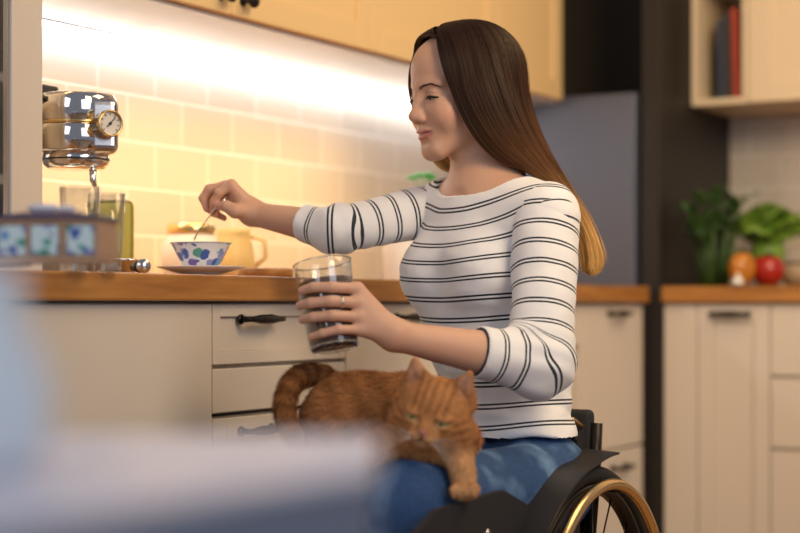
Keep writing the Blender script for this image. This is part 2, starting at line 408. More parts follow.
# upper cabinets left
def upper(y0, y1, lab, kn):
    t = thing('wall_cabinet', lab, 'cabinet', (-.42, (y0+y1)/2, 1.42))
    B().box(-.598, y0+.0005, 1.42, -.27, y1-.0005, 2.15, .001, 1).build('body', M['cream_warm_lit'], t)
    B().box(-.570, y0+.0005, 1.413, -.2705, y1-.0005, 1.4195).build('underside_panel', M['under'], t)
    b = B(); shaker(b, y0, 1.42, y1, 2.15, -.269, 'x', .055, .019); d = b.build('door', M['cream_warm_lit'], t)
    if kn: knob(d, (-.25, kn, 1.452), (1, 0, 0))
for y0, y1, kn, lab in ((-2.18, -1.633, -1.672, 'cream wall cabinet with a round black knob at its lower right corner'),
    (-1.633, -1.086, -1.596, 'cream wall cabinet with a round black knob at its lower left corner'),
    (-1.086, -.437, None, 'plain cream wall cabinet above the woman\'s head'),
    (-.437, -.022, None, 'last cream wall cabinet of the left run beside the fridge')):
    upper(y0, y1, lab, kn)
# LED strip under the cabinets
b = B(); b.box(-.597, -2.15, 1.4085, -.572, -.05, 1.4195)
t = thing('led_strip_lamp', 'slim white light strip mounted under the left wall cabinets', 'lamp', (-.585, -1.1, 1.414))
b.build('housing', M['steel'], t)
M['led'] = mat('led_diffuser', (1, 1, 1), .5, emit=(.97, .98, 1), estr=12)
B().box(-.596, -2.14, 1.4045, -.573, -.06, 1.408).build('diffuser', M['led'], t)
# upper cabinets right
t = thing('open_shelf_cabinet', 'cream wall cabinet with an open shelf of books beside the black panel', 'cabinet', (.09, .45, 1.42))
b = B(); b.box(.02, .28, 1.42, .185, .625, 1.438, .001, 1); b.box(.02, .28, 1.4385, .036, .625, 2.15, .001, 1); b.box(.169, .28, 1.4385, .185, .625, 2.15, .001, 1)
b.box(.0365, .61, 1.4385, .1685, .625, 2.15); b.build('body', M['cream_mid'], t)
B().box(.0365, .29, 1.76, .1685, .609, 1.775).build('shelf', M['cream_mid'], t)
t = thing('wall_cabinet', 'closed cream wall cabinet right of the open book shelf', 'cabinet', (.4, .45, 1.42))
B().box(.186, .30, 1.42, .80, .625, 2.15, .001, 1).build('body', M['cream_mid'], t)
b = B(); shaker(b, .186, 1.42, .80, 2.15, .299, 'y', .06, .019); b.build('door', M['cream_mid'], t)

# books (leaning slightly)
def book(x, wd, h, dpt, col, lean, z, lab):
    t = thing('book', lab, 'book', (x, .30, z), 'books in the open wall shelf')
    mt = mat('book_cover', col, .5); pg = mat('book_pages', (.8, .76, .66), .8)
    def q(o, X, Y, Zz): return Vector((x+X+Zz*lean, .32+Y, z+Zz))
    for nm, m_, (a0, a1, c0, c1, z0, z1) in (('cover', mt, (0, wd, 0, .002, 0, h)), ('cover_board', mt, (0, .002, .002, dpt, 0, h)), ('cover_board', mt, (wd-.002, wd, .002, dpt, 0, h)), ('pages', pg, (.0025, wd-.0025, .003, dpt-.004, .003, h-.003))):
        bb = B(); bb.hull([q(0, X, Y, Zz) for X in (a0, a1) for Y in (c0, c1) for Zz in (z0, z1)]); bb.build('spine' if nm == 'cover' else nm, m_, t)
book(.088, .012, .23, .2, (.05, .07, .12), -.02, 1.4385, 'thin dark blue book at the left of the three on the shelf')
book(.106, .020, .25, .2, (.06, .05, .05), -.03, 1.4385, 'dark grey book between the blue and the red one')
book(.132, .016, .26, .2, (.55, .09, .05), -.03, 1.4385, 'red and orange book at the right end of the shelf')
book(.124, .034, .22, .2, (.10, .20, .30), 0, 1.7755, 'blue book on the upper shelf board')

# ---------------------------------------------------------------- tall cupboard at left on worktop
t = thing('countertop_cupboard', 'cream cupboard with a glazed door standing on the worktop at the far left', 'cupboard', (-.4, -2.5, .9))
b = B(); b.box(-.595, -2.205, .9005, -.272, -2.187, 1.415); b.box(-.595, -2.62, .9005, -.272, -2.602, 1.415)
b.box(-.595, -2.601, .9005, -.272, -2.206, .92); b.box(-.595, -2.601, 1.397, -.272, -2.206, 1.415); b.box(-.595, -2.601, .921, -.585, -2.206, 1.396); b.build('body', M['cream'], t)
b = B(); b.box(-.271, -2.262, .9015, -.250, -2.187, 1.415, .002); b.box(-.271, -2.62, .9015, -.250, -2.56, 1.415, .002); b.box(-.271, -2.559, .9015, -.250, -2.263, .96, .002); b.box(-.271, -2.559, 1.355, -.250, -2.263, 1.415, .002)
d = b.build('door', M['cream'], t)
B().box(-.264, -2.559, .961, -.260, -2.278, 1.354).build('pane', M['glass'], d)
b = B(); b.box(-.268, -2.277, .961, -.256, -2.263, 1.354); b.build('edge_strip', M['steel'], d)
for z in (1.05, 1.22): B().box(-.58, -2.60, z, -.28, -2.207, z+.015).build('shelf', M['cream'], t)

# ================================================================ COUNTER OBJECTS
ZT = .9005
def ring_prof_cup(R, H, foot=.42, flare=1.6, th=.0022):
    out = []; n = 12
    out += [(0, .004), (R*foot*.9, .004), (R*foot*.9, 0), (R*foot, 0), (R*foot, .005)]
    for i in range(n+1):
        t = i/n; out.append((R*(foot+(.94-foot)*(t**.55)+.06*t**4), .006+(H-.006)*t))
    inn = [(max(r-th, 0), h+th*.3) for r, h in out[5:]][::-1]
    inn[0] = (R-th*.7, H+.0002)
    return out+inn+[(R*foot*.6, .009), (0, .008)]
cp = at(201, 270, 3.06); cup_xy = (cp.x, cp.y)
t = thing('saucer', 'white porcelain saucer on the wooden worktop under the blue flowered cup', 'saucer', (cup_xy[0], cup_xy[1], ZT))
B().lathe([(0, .003), (.030, .003), (.030, 0), (.033, 0), (.036, .004), (.06, .0095), (.080, .0165), (.0805, .0175), (.079, .0180), (.058, .0125), (.036, .0075), (0, .007)], (*cup_xy, ZT), seg=64).build('plate', M['porcelain'], t, True)
t = thing('teacup', 'white teacup painted with blue and purple flowers, on the saucer', 'cup', (cup_xy[0], cup_xy[1], ZT+.0077))
B().lathe(ring_prof_cup(.0545, .052), (*cup_xy, ZT+.0077), seg=64).build('bowl', M['floral'], t, True)
b = B(); pts = [(.0545*math.cos(2*PI*k/64)+cup_xy[0], .0545*math.sin(2*PI*k/64)+cup_xy[1], ZT+.0598) for k in range(64)]
b.tube(pts, .0011, 6, closed=True); b.build('rim', mat('grey_rim', (.35, .36, .42), .2), t, True)
b = B(); b.lathe([(0, .034), (.043, .034)], (*cup_xy, ZT+.0077), seg=40); b.build('tea', mat('tea', (.25, .10, .03), .1), t)

# small wooden coaster behind the saucer
c = at(266, 270, 3.32)
t = tag(B().lathe([(0, 0), (.052, 0), (.054, .003), (.054, .018), (.050, .020), (.046, .013), (0, .012)], (c.x, c.y, ZT), seg=40).build('wooden_dish', M['wood'], None, True), 'low round wooden dish on the worktop right of the saucer', 'dish')
# white canister with wooden lid (behind cup)
def canister(px, Z, R, H, lab, lid=True):
    c = at(px, 270, Z); t = thing('canister', lab, 'canister', (c.x, c.y, ZT))
    B().lathe([(0, 0), (R*.86, 0), (R*.9, .004), (R, H*.35), (R, H*.7), (R*.8, H*.93), (R*.72, H), (0, H)], c.xy[:]+(ZT,), seg=40).build('jar_body', M['white'], t, True)
    if lid: B().lathe([(0, H+.0005), (R*.78, H+.0005), (R*.80, H+.004), (R*.80, H+.015), (R*.74, H+.02), (0, H+.021)], c.xy[:]+(ZT,), seg=40).build('lid', M['gold'], t, True)
canister(191, 3.50, .062, .095, 'round white canister with a golden lid behind the teacup')
canister(401, 3.75, .040, .155, 'white canister behind the woman\'s outstretched arm', False)
c = at(234, 270, 3.62)
t = thing('pitcher', 'pale yellow pitcher behind the woman\'s stirring hand', 'pitcher', (c.x, c.y, ZT))
MY = mat('pale_yellow_glaze', (.85, .66, .30), .3)
B().lathe([(0, 0), (.040, 0), (.046, .02), (.044, .05), (.036, .085), (.034, .10), (.037, .11), (.034, .11), (.031, .10), (0, .098)], (c.x, c.y, ZT), seg=36).build('body', MY, t, True)
B().tube([c.xy.to_3d()+RV*.035+UV_*(ZT+.095), c.xy.to_3d()+RV*.065+UV_*(ZT+.085), c.xy.to_3d()+RV*.068+UV_*(ZT+.05), c.xy.to_3d()+RV*.043+UV_*(ZT+.03)], .005).build('handle', MY, t, True)
# olive chopping board leaning on the wall
c = at(119, 270, 3.28)
b = B(); b.box(-.062, -.006, 0, .028, .006, .150, .012, 3); me_o = b.build('chopping_board', M['olive'])
me_o.data.transform(Matrix.Translation((c.x, c.y, ZT+.0005)) @ Matrix.Rotation(TH, 4, 'Z'))
tag(me_o, 'olive green board standing upright behind the glass tumblers', 'board')

# coffee machine
c = at(78, 130, 3.00); cx, cy = c.x, c.y
t = thing('coffee_machine', 'chrome espresso machine with round pressure gauge beside the cream cupboard', 'coffee machine', (cx-.12, cy, ZT))
def R2(px, py, Z): return at(px, py, Z)
B().box(-.52, -2.165, ZT, -.40, -2.02, 1.215, .008).build('body', M['steel'], t)
B().box(-.52, -2.165, 1.2155, -.33, -2.05, 1.238, .006).build('top_cover', M['plastic_black'], t)
hd = at(76, 170, 3.00)
def zz(py, Z=3.0): return CAMP.z+(305-py)/FPX*Z
h0 = Vector((hd.x, hd.y, 0))
B().lathe([(0, zz(153)), (0.0685, zz(153)), (0.0717, zz(151)), (0.0717, zz(128)), (0.0701, zz(126.5)), (0.0701, zz(123)), (0.0717, zz(121.5)), (0.0717, zz(101)), (0.0674, zz(96)), (0.0535, zz(94.5)), (0, zz(94))], h0, seg=56).build('group_head', M['chrome'], t, True)
B().lathe([(0.0719, zz(126.3)), (0.0738, zz(126)), (0.0738, zz(123.4)), (0.0719, zz(123))], h0, seg=56).build('trim_ring', M['bronze'], t, True)
B().lathe([(0, zz(169)), (0.0492, zz(169)), (0.0567, zz(165)), (0.0589, zz(159)), (0.0567, zz(153.2)), (0, zz(153.2))], h0, seg=48).build('brew_collar', M['chrome'], t, True)
B().lathe([(0, zz(161)), (0.0595, zz(161)), (0.0595, zz(159.5)), (0, zz(159.5))], h0, seg=48).build('shadow_ring', M['plastic_black'], t, True)
g = at(107, 124, 2.93); gd = (RV*.62-FV*.78).normalized()
hb = B(); hb.box(-.03, -.045, -.050, .026, .04, .048, .014, 4)
o = hb.build('gauge_housing', M['steel']); o.data.transform(Matrix.Translation(at(101, 127, 2.99)) @ Matrix.Rotation(TH+.3, 4, 'Z'))
o.parent = t; o.data.transform(Matrix.Translation(-Vector(t.location)))
gg = B().lathe([(0, -.03), (.019, -.03), (.019, .004), (.0235, .006), (.0235, .014), (.0205, .016), (.0195, .010), (0, .010)], g, gd, 36).build('gauge', M['bronze'], t, True)
fc = B().lathe([(0, .0105), (.0193, .0105)], g, gd, 30).build('gauge_face', mat('gauge_face', (.75, .72, .66), .4), gg)
up = Vector((0, 0, 1)); sd = up.cross(gd).normalized(); upp = gd.cross(sd)
b = B(); b.tube([g+gd*.012-sd*.006-upp*.006, g+gd*.012+sd*.010+upp*.011], .0011, 6); b.ball(g+gd*.012, .003, 2)
for k in range(9):
    a = -2.3+k*4.6/8; u = sd*math.sin(a)+upp*math.cos(a); b.tube([g+gd*.0112+u*.0145, g+gd*.0112+u*.018], .0008, 5)
b.build('needle', M['plastic_black'], gg)
sp_ = at(93, 170, 2.97)
B().tube([sp_+UV_*.004, sp_-UV_*.018, sp_-UV_*.030+RV*.004], [.007, .006, .004], 10).build('spout', M['chrome'], t, True)
b = B(); b.box(-.40, -2.165, ZT, -.20, -2.0, ZT+.03, .004); b.build('drip_tray', M['steel'], t)

# tumblers
def tumbler(px, Z, R, H, lab, base=273):
    c = at(px, base, Z); z = ZT
    pr = [(0, 0), (R*.72, 0), (R*.76, .004), (R*.86, H*.4), (R, H), (R-.0022, H+.0006), (R*.86-.0024, H*.4), (R*.7, .014), (0, .013)]
    return tag(B().lathe(pr, (c.x, c.y, z), seg=48).build('tumbler', M['glass'], None, True), lab, 'glass')
tumbler(80, 2.55, .031, .125, 'clear glass tumbler left of its twin, behind the flowered box')
tumbler(107, 2.62, .029, .120, 'clear glass tumbler nearest the chopping board, right of its twin')
# portafilter / scoop
c = at(128, 264, 2.92)
t = thing('coffee_scoop', 'small chrome coffee filter with a dark handle lying right of the tumblers', 'scoop', (c.x, c.y, ZT))
cc = Vector((c.x, c.y, ZT))
B().lathe([(0, 0), (.012, 0), (.012, .012), (.016, .0125), (.016, .024), (.0175, .0245), (.0175, .027), (.0145, .027), (.0135, .015), (0, .014)], cc, seg=32).build('basket', M['chrome'], t, True)
h1 = at(143, 264, 2.80); h1.z = ZT+.0125
B().tube([cc+UV_*.012+(h1-cc-UV_*.012)*f_ for f_ in (.35, .6, .8, .97)], [.006, .008, .011, .0118], 14).build('handle', M['plastic_black'], t, True)
B().lathe([(0, 0), (.0118, 0), (.0125, .003), (.0115, .006), (0, .007)], h1, (h1-cc-UV_*.012), 24).build('end_cap', M['steel'], t, True)

# flowered box in the near left
c = at(56, 264, 2.10); bc = Vector((c.x, c.y, .9005))
b = B(); b.box(-.068, -.04, 0, .068, .04, .058, .004, 2); ob = b.build('decorative_box', None)
t = thing('decorative_box', 'wooden box with blue flowered tiles near the left edge of the worktop', 'box', bc)
bpy.data.objects.remove(ob)
rot = Matrix.Rotation(TH-.08, 4, 'Z')
def part(bb, nm, m_, par, sm_=False):
    o = bb.build(nm, m_, None, sm_); o.data.transform(Matrix.Translation((0, 0, 0)) @ rot); o.parent = par; return o
bb = B(); bb.box(-.066, -.045, 0, .066, .045, .007, .002); bb.box(-.066, -.045, .047, .066, .045, .052, .002)
for x in (-.066, .060): bb.box(x, -.045, .0072, x+.006, .045, .0468, .001)
for x in (-.024, .020): bb.box(x, -.0445, .0072, x+.004, -.040, .0468)
bb.box(-.0595, -.040, .0072, .0595, .044, .0468); body_ = part(bb, 'frame', mat('box_frame_wood', (.48, .29, .18), .5), t)
for x in (-.059, -.019, .025):
    bb = B(); bb.box(x, -.0440, .009, x+.034, -.0402, .045, .002); part(bb, 'flower_tile', M['floral_box'], t)
bb = B(); bb.box(-.069, -.047, .0525, .069, .047, .057, .002)
bb.hull([Vector((x*s_, y*s_, z)) for x in (-.06, .06) for y in (-.04, .04) for s_, z in ((1, .0571), (.6, .062))]); part(bb, 'lid', mat('navy_lid', (.045, .04, .12), .3), t)
tt = B(); tt.ball((-.015, 0, .068), (.022, .014, .0065), 2); tt.ball((.012, .003, .067), (.014, .012, .005), 2); part(tt, 'lid_ornament', mat('white_relief', (.7, .7, .75), .3), t, True)
c2 = at(12, 262, 2.25)
tag(B().box(c2.x-.06, c2.y-.03, .9005, c2.x+.012, c2.y+.03, .944, .004).build('wooden_block', M['wood']), 'honey coloured wooden block at the left edge beside the flowered box', 'block')

# ================================================================ VEGETABLES on the back worktop
def vmat(n, c1, c2, r=.4): return mat(n, c1, r, col2=c2, nscale=30)
ML1 = vmat('leek_green', (.055, .13, .03), (.03, .075, .015)); ML2 = vmat('lettuce_green', (.26, .42, .06), (.14, .28, .03))
c = at(716, 285, 4.74); t = thing('leafy_stalks', 'bunch of dark green celery stalks leaning against the black panel', 'vegetable', (c.x, c.y, ZT))
for k in range(15):
    a = random.uniform(-.055, .055); dd = random.uniform(-.05, .05); hh = random.uniform(.17, .27); top = c+RV*(a*1.05)+FV*dd; z0 = ZT+.001
    p0 = Vector((c.x, c.y, z0))+RV*a*.6+FV*dd*.6; p1 = Vector((top.x, top.y, ZT+hh*.62)); p2 = Vector((top.x, top.y, ZT+hh))+RV*random.uniform(-.02, .02)
    st = B().tube([p0, (p0+p1)/2, p1], [.007, .006, .004], 7).build('stalk', ML1, t, True)
    lf = B()
    for q in range(5):
        ang = random.uniform(0, 6.28); L_ = random.uniform(.04, .075); base = p1.lerp(p2, q/5); dr = RV*math.cos(ang)*.6+FV*math.sin(ang)*.6+UV_*random.uniform(.0, 1); dr.normalize(); sdw = dr.cross(UV_).normalized()
        n_ = dr.cross(sdw)*.002
        V_ = [base, base+dr*L_*.4+sdw*L_*.28, base+dr*L_*.75+sdw*L_*.2, base+dr*L_, base+dr*L_*.75-sdw*L_*.2, base+dr*L_*.4-sdw*L_*.28]
        lf.hull([v+n_ for v in V_]+[v-n_ for v in V_])
    lf.build('leaf_spray', ML1, t)
# lettuce: ruffled leaves around a heart
c = at(768, 285, 4.86); t = thing('lettuce', 'pale green ruffled lettuce head behind the tomato', 'vegetable', (c.x, c.y, ZT))
cc = Vector((c.x, c.y, ZT+.185))
B().lathe([(0, 0), (.030, .002), (.042, .03), (.05, .10), (.03, .16), (0, .17)], (c.x, c.y, ZT), seg=28).build('heart', ML2, t, True)
for k in range(16):
    th0 = k*2.4; el = .25+1.1*(k % 4)/4; dr = RV*math.cos(th0)*math.cos(el)+FV*math.sin(th0)*math.cos(el)+UV_*math.sin(el); sdw = dr.cross(UV_).normalized(); nn = sdw.cross(dr)
    vs = []; nu, nv = 10, 12; bm = bmesh.new(); rows = []
    for i in range(nu+1):
        u = i/nu; row = []
        for j in range(nv+1):
            v = j/nv*2-1; wd = .060*math.sin(PI*min(u*.85+.08, 1))**.6
            p = cc-UV_*.06+dr*(.115*u)+sdw*(wd*v)+nn*(.03*math.sin(u*2.2)-.02*v*v+.008*u*math.sin(v*14+k)+.006*math.sin(u*17+k*3+v*5)*abs(v))
            row.append(bm.verts.new(p))
        rows.append(row)
    for i in range(nu):
        for j in range(nv): bm.faces.new((rows[i][j], rows[i+1][j], rows[i+1][j+1], rows[i][j+1]))
    me = bpy.data.meshes.new('leaf'); bm.to_mesh(me); bm.free(); o = link('leaf', me, ML2, t, True)
    s_ = o.modifiers.new('s', 'SOLIDIFY'); s_.thickness = .0015
def fruit(name, px, py, Z, r, col, lab, stem, lobes=0, sq=.9):
    c = at(px, py, Z); z = ZT+r*sq; t = thing(name, lab, 'vegetable', (c.x, c.y, ZT))
    bb = B(); k = bmesh.ops.create_icosphere(bb.bm, subdivisions=4, radius=1)
    for v in k['verts']:
        a = math.atan2(v.co.y, v.co.x); rr = r*(1+.06*lobes*math.cos(4*a)*(1-abs(v.co.z))); zz_ = v.co.z*r*sq-.18*r*max(0, v.co.z)**6
        v.co = Vector((c.x+v.co.x*rr, c.y+v.co.y*rr, z+zz_))
    bb.build('flesh', mat(name+'_skin', col, .22, coat=.4), t, True)
    bb = B(); bb.tube([(c.x, c.y, z+r*sq*.82), (c.x+.003, c.y, z+r*sq*1.12)], [.004, .003], 8)
    for q in range(5):
        a = q*1.257; bb.tube([(c.x, c.y, z+r*sq*.86), (c.x+r*.3*math.cos(a), c.y+r*.3*math.sin(a), z+r*sq*.93), (c.x+r*.55*math.cos(a), c.y+r*.55*math.sin(a), z+r*sq*.86)], [.003, .003, .0008], 6)
    bb.build('stem', ML1, t, True)
fruit('bell_pepper', 742, 285, 4.60, .036, (.55, .20, .02), 'orange bell pepper left of the red tomato', 1, 1, 1.35)
fruit('tomato', 768, 285, 4.63, .046, (.42, .02, .012), 'large red tomato right of the orange pepper', 1, 0, .98)
c = at(738, 285, 4.56)
t = thing('garlic_bulb', 'small pale garlic bulb in front of the orange pepper', 'vegetable', (c.x, c.y, ZT))
B().lathe([(0, 0), (.012, .001), (.017, .008), (.014, .018), (.005, .026), (.003, .034), (0, .035)], (c.x, c.y, ZT), seg=24).build('bulb', M['white'], t, True)
c = at(800, 285, 4.70)
t = thing('wicker_bowl', 'beige bowl with dark rim cut off by the right edge', 'bowl', (c.x, c.y, ZT))
B().lathe([(0, 0), (.035, 0), (.055, .02), (.062, .06), (.058, .06), (.05, .02), (0, .008)], (c.x, c.y, ZT), seg=32).build('bowl_body', mat('beige_clay', (.45, .34, .22), .6), t, True)
B().lathe([(.0575, .0605), (.063, .0605), (.063, .066), (.0575, .066), (.0575, .0605)], (c.x, c.y, ZT), seg=32).build('rim', M['black'], t, True)
# green parsley pot behind the woman's neck
c = at(446, 268, 4.0); t = thing('herb_bunch', 'small bright green herb in a white pot behind the woman', 'plant', (c.x, c.y, ZT))
B().lathe([(0, 0), (.035, 0), (.045, .09), (.041, .09), (.033, .075), (0, .075)], (c.x, c.y, ZT), seg=28).build('pot', M['white'], t, True)
lf = B()
for q in range(40):
    a = random.uniform(0, 6.28); e_ = random.uniform(.2, 1.3); dr = Vector((math.cos(a)*math.cos(e_), math.sin(a)*math.cos(e_), math.sin(e_))); base = Vector((c.x, c.y, ZT+.08))
    L_ = random.uniform(.14, .22); tip = base+dr*L_*Vector((.35, .35, 1)).length*.8; lf.tube([base, base.lerp(tip, .6)+UV_*.01, tip], .0012, 5); lf.ball(tip, (.018, .018, .006), 1)
lf.build('foliage', mat('bright_leaf', (.06, .45, .12), .4), t)

# ================================================================ FOREGROUND
t = thing('white_table', 'very blurred white table corner in the near foreground at lower left', 'table', (1.2, -3.6, 0))
def camp(X, Zd, z): return CAMP+RV*X+FV*Zd+UV_*(z-CAMP.z)
b = B(); z1, z0 = .769, .765
pl = [(-.30, .411), (-.011, .830), (-.014, 1.05), (-.65, 1.05)]
b.hull([camp(x, z_, z) for x, z_ in pl for z in (z0, z1)]); b.build('table_top', M['fore'], t)
b = B(); pl2 = [(-.298, .417), (-.0135, .833), (-.017, 1.045), (-.645, 1.045)]
b.hull([camp(x, z_, z) for x, z_ in pl2 for z in (.66, .7645)]); b.build('apron', M['fore_edge'], t)
for X, Zd in ((-.29, .47), (-.035, .84), (-.035, 1.01), (-.60, 1.01)):
    bb = B(); p = camp(X, Zd, 0); bb.tube([(p.x, p.y, 0), (p.x, p.y, .6595)], [.014, .02], 12); bb.build('leg', M['fore_edge'], t, True)
p = camp(-.222, .80, 0)
t = thing('pale_jug', 'pale blue jug, strongly blurred at the left edge of the foreground', 'jug', (p.x, p.y, .7695))
B().lathe([(0, 0), (.042, 0), (.052, .008), (.058, .03), (.056, .05), (.046, .07), (.043, .088), (.046, .098), (.043, .098), (.040, .088), (.042, .07), (0, .012)], (p.x, p.y, .7695), seg=36).build('jug_body', M['paleblue'], t, True)
q_ = Vector((p.x, p.y, .7695))
B().tube([q_+UV_*.085-RV*.042, q_+UV_*.080-RV*.075, q_+UV_*.03-RV*.078, q_+UV_*.018-RV*.054], .006, 10).build('handle', M['paleblue'], t, True)

# ================================================================ PERSON
def sph_dir(p, q): return (Vector(q)-Vector(p)).normalized()
SKIN = np.array((.62, .365, .25), np.float32)
M['skin'] = attr_mat('skin', rough=.46, sub=.25, spec=.4, bump=.08, bscale=260)
# head frame
yaw = math.radians(27); pit = math.radians(7)
f0 = (-RV*math.cos(yaw)-FV*math.sin(yaw)); lx = UV_.cross(f0).normalized()      # lx = her left
fy = (f0*math.cos(pit)-UV_*math.sin(pit)).normalized(); uz = lx.cross(fy).normalized() if lx.cross(fy).z > 0 else fy.cross(lx).normalized()
HO = at(463, 93, 2.93)
HM = np.array([list(lx), list(fy), list(uz)], np.float32).T         # columns
HOn = V3(HO)
def H2W(p): return HO+lx*p[0]+fy*p[1]+uz*p[2]
def headf(q):
    x = q[..., 0]; A = q.copy(); A[..., 0] = np.abs(x)
    d = ell(A, (0, -.020, .032), (.074, .092, .084))
    d = sm(d, ell(A, (0, .026, -.012), (.058, .064, .090)), .02)
    d = sm(d, ell(A, (0, .034, .046), (.056, .053, .050)), .02)
    d = sm(d, cone(A, (.054, .000, -.050), (.018, .066, -.094), .015, .013), .025)
    d = sm(d, ell(A, (0, .068, -.094), (.022, .018, .017)), .016)
    d = sm(d, ell(A, (.036, .058, -.034), (.024, .024, .028)), .02)
    d = sm(d, ell(A, (0, .070, -.062), (.028, .018, .024)), .014)           # muzzle
    d = sm(d, cone(A, (.010, .081, .017), (.044, .067, .017), .0085, .007), .012)
    d = smx(d, -ell(A, (.031, .094, -.003), (.015, .014, .0110)), .012)     # eye socket
    d = sm(d, sph(A, (.031, .0695, -.003), .0148), .004)                    # lid
    d = smx(d, -cone(A, (.0225, .0836, -.0070), (.0395, .0828, -.0064), .0025, .0027), .0012)
    d = sm(d, cone(A, (0, .083, .010), (0, .0980, -.030), .0065, .0075), .012)
    d = sm(d, ell(A, (.0055, .0925, -.032), (.0095, .0110, .0100)), .008)
    d = sm(d, ell(A, (0, .1000, -.0345), (.0082, .0080, .0074)), .007)
    d = sm(d, ell(A, (.0122, .0905, -.0395), (.0066, .0082, .0064)), .005)
    d = smx(d, -ell(A, (.0062, .0955, -.0470), (.0032, .005, .0026)), .002)
    d = smx(d, -cone(A, (0, .0930, -.050), (0, .0910, -.056), .0022, .0025), .004)
    d = sm(d, ell(A, (.008, .0840, -.0600), (.0150, .0075, .0046)), .005)    # upper lip
    d = sm(d, ell(A, (.0, .0825, -.0700), (.0180, .0085, .0056)), .005)     # lower lip
    d = smx(d, -cone(A, (0, .0925, -.0650), (.0225, .0838, -.0622), .0013, .0015), .003)
    d = smx(d, -ell(A, (0, .0905, -.0810), (.014, .0070, .0040)), .007)
    d = sm(d, ell(A, (.074, -.010, -.012), (.006, .017, .028)), .006)       # ear
    return d
SL = at(552, 218, 2.80); SR = at(434, 212, 3.03)      # shoulder joints
NB = at(489, 188, 2.925)
Rt = sph_dir(SL, SR); sd_t = -Rt                       # toward her left
ft = Vector((sd_t.y, -sd_t.x, 0)).normalized()         # chest facing
if ft.dot(FV) > 0: ft = -ft
sd_t = Vector((-ft.y, ft.x, 0)).normalized()
if sd_t.dot(SL-SR) < 0: sd_t = -sd_t
TB = basis(sd_t, ft, UV_)
PEL = at(505, 480, 2.88); WST = at(508, 392, 2.92); RIB = at(492, 320, 2.93); CHE = at(486, 262, 2.93)
hipf = Vector((-.18, -.98, 0)).normalized(); hips_ = Vector((-hipf.y, hipf.x, 0)); HB = basis(hips_, hipf, UV_)
EL = at(541, 364, 2.70); WL = at(396, 336, 2.60)
ER = at(338, 230, 2.94); WR = at(254, 214, 3.045)
def torsof(P):
    d = ell(P, PEL, (.148, .108, .12), HB)
    d = sm(d, ell(P, WST, (.118, .088, .12), TB), .07)
    d = sm(d, ell(P, RIB, (.128, .098, .11), TB), .06)
    d = sm(d, ell(P, CHE, (.140, .098, .115), TB), .05)
    for s in (-1, 1):
        d = sm(d, ell(P, CHE+sd_t*(.066*s)+ft*.064-UV_*.022, (.056, .052, .056), TB), .035)
    up = CHE+UV_*.085
    d = sm(d, cone(P, SL.lerp(up, .15)-UV_*.006, up-UV_*.0, .047, .06), .04)
    d = sm(d, cone(P, SR.lerp(up, .15)-UV_*.006, up-UV_*.0, .047, .06), .04)
    d = sm(d, cone(P, NB+UV_*.0, SL, .040, .036), .04)
    d = sm(d, cone(P, NB+UV_*.0, SR, .040, .036), .04)
    return d
NK0 = NB-UV_*.03; NK1 = H2W((0, -.022, -.055))
def neckf(P): return cone(P, NK0, NK1, .056, .050)
def arm(P, S_, E_, W_, r=(.047, .042, .040, .024)):
    d = cone(P, S_, E_, r[0], r[1]); m = E_+(W_-E_)*.35
    d = sm(d, cone(P, E_, m, r[1]*.95, r[2]), .03)
    return sm(d, cone(P, m, W_, r[2], r[3]), .02)
def skin_top(P):
    q = (P-HOn)@HM
    d = headf(q)
    d = sm(d, neckf(P), .022)
    d = sm(d, torsof(P)+.002, .035)
    # collarbones
    for s_ in (SL, SR):
        a = NB+ft*.050-UV_*.030+(s_-NB)*.10; b_ = NB+ft*.030-UV_*.012+(s_-NB)*.70
        d = sm(d, cone(P, a, b_, .006, .006), .014)
    d = smx(d, -sph(P, NB+ft*.078-UV_*.020, .010), .02)
    return d
def headcolor(V):
    q = (V-HOn)@HM; x = np.abs(q[:, 0]); y = q[:, 1]; z = q[:, 2]
    C_ = np.tile(SKIN, (len(V), 1))
    def bl(mask, c): nonlocal C_; C_ = C_*(1-mask[:, None])+np.array(c, np.float32)*mask[:, None]
    g = lambda cx_, cy_, cz_, rx, ry, rz, p=1.0: np.clip(1.25-np.sqrt(((x-cx_)/rx)**2+((y-cy_)/ry)**2+((z-cz_)/rz)**2), 0, 1)*p
    bl(g(.044, .062, -.036, .035, .035, .026, .40), (.70, .33, .24))
    bl(np.clip(g(0, .090, -.0650, .0235, .03, .0088)*3, 0, 1)*.80, (.46, .145, .13))
    bl(g(0, .115, -.036, .014, .02, .010, .35), (.70, .34, .26))
    bl(np.clip(g(.031, .080, .000, .018, .02, .010), 0, 1)*.35, (.46, .25, .19))
    return C_
person = thing('person', 'long-haired person in striped top seated in wheelchair, holding spoon and jar', 'person', (.40, -1.76, .46))
# --- hand builder
def handf(P, wrist, palm, mcps, fingers, thumb, pr):
    """palm slab from wrist to knuckles, then fingers of three segments each"""
    d = None
    for m_ in mcps:
        c_ = cone(P, wrist+(m_-wrist)*.12, m_, pr[0], pr[1]); d = c_ if d is None else sm(d, c_, .012)
    if palm is not None: d = sm(d, cone(P, palm[0], palm[1], palm[2], palm[3]), .012)
    out = d
    for k, (pts, r) in enumerate(zip(fingers, pr[2])):
        f_ = cone(P, pts[0], pts[1], r, r*.93)
        f_ = sm(f_, cone(P, pts[1], pts[2], r*.93, r*.86), .003); f_ = sm(f_, cone(P, pts[2], pts[3], r*.86, r*.74), .003)
        out = sm(out, f_, .006) if k == 0 else np.minimum(out, sm(d, f_, .006))
    t_ = cone(P, thumb[0], thumb[1], .0155, .0125); t_ = sm(t_, cone(P, thumb[1], thumb[2], .0115, .0100), .006); t_ = sm(t_, cone(P, thumb[2], thumb[3], .0100, .0078), .003)
    return sm(out, t_, .007)
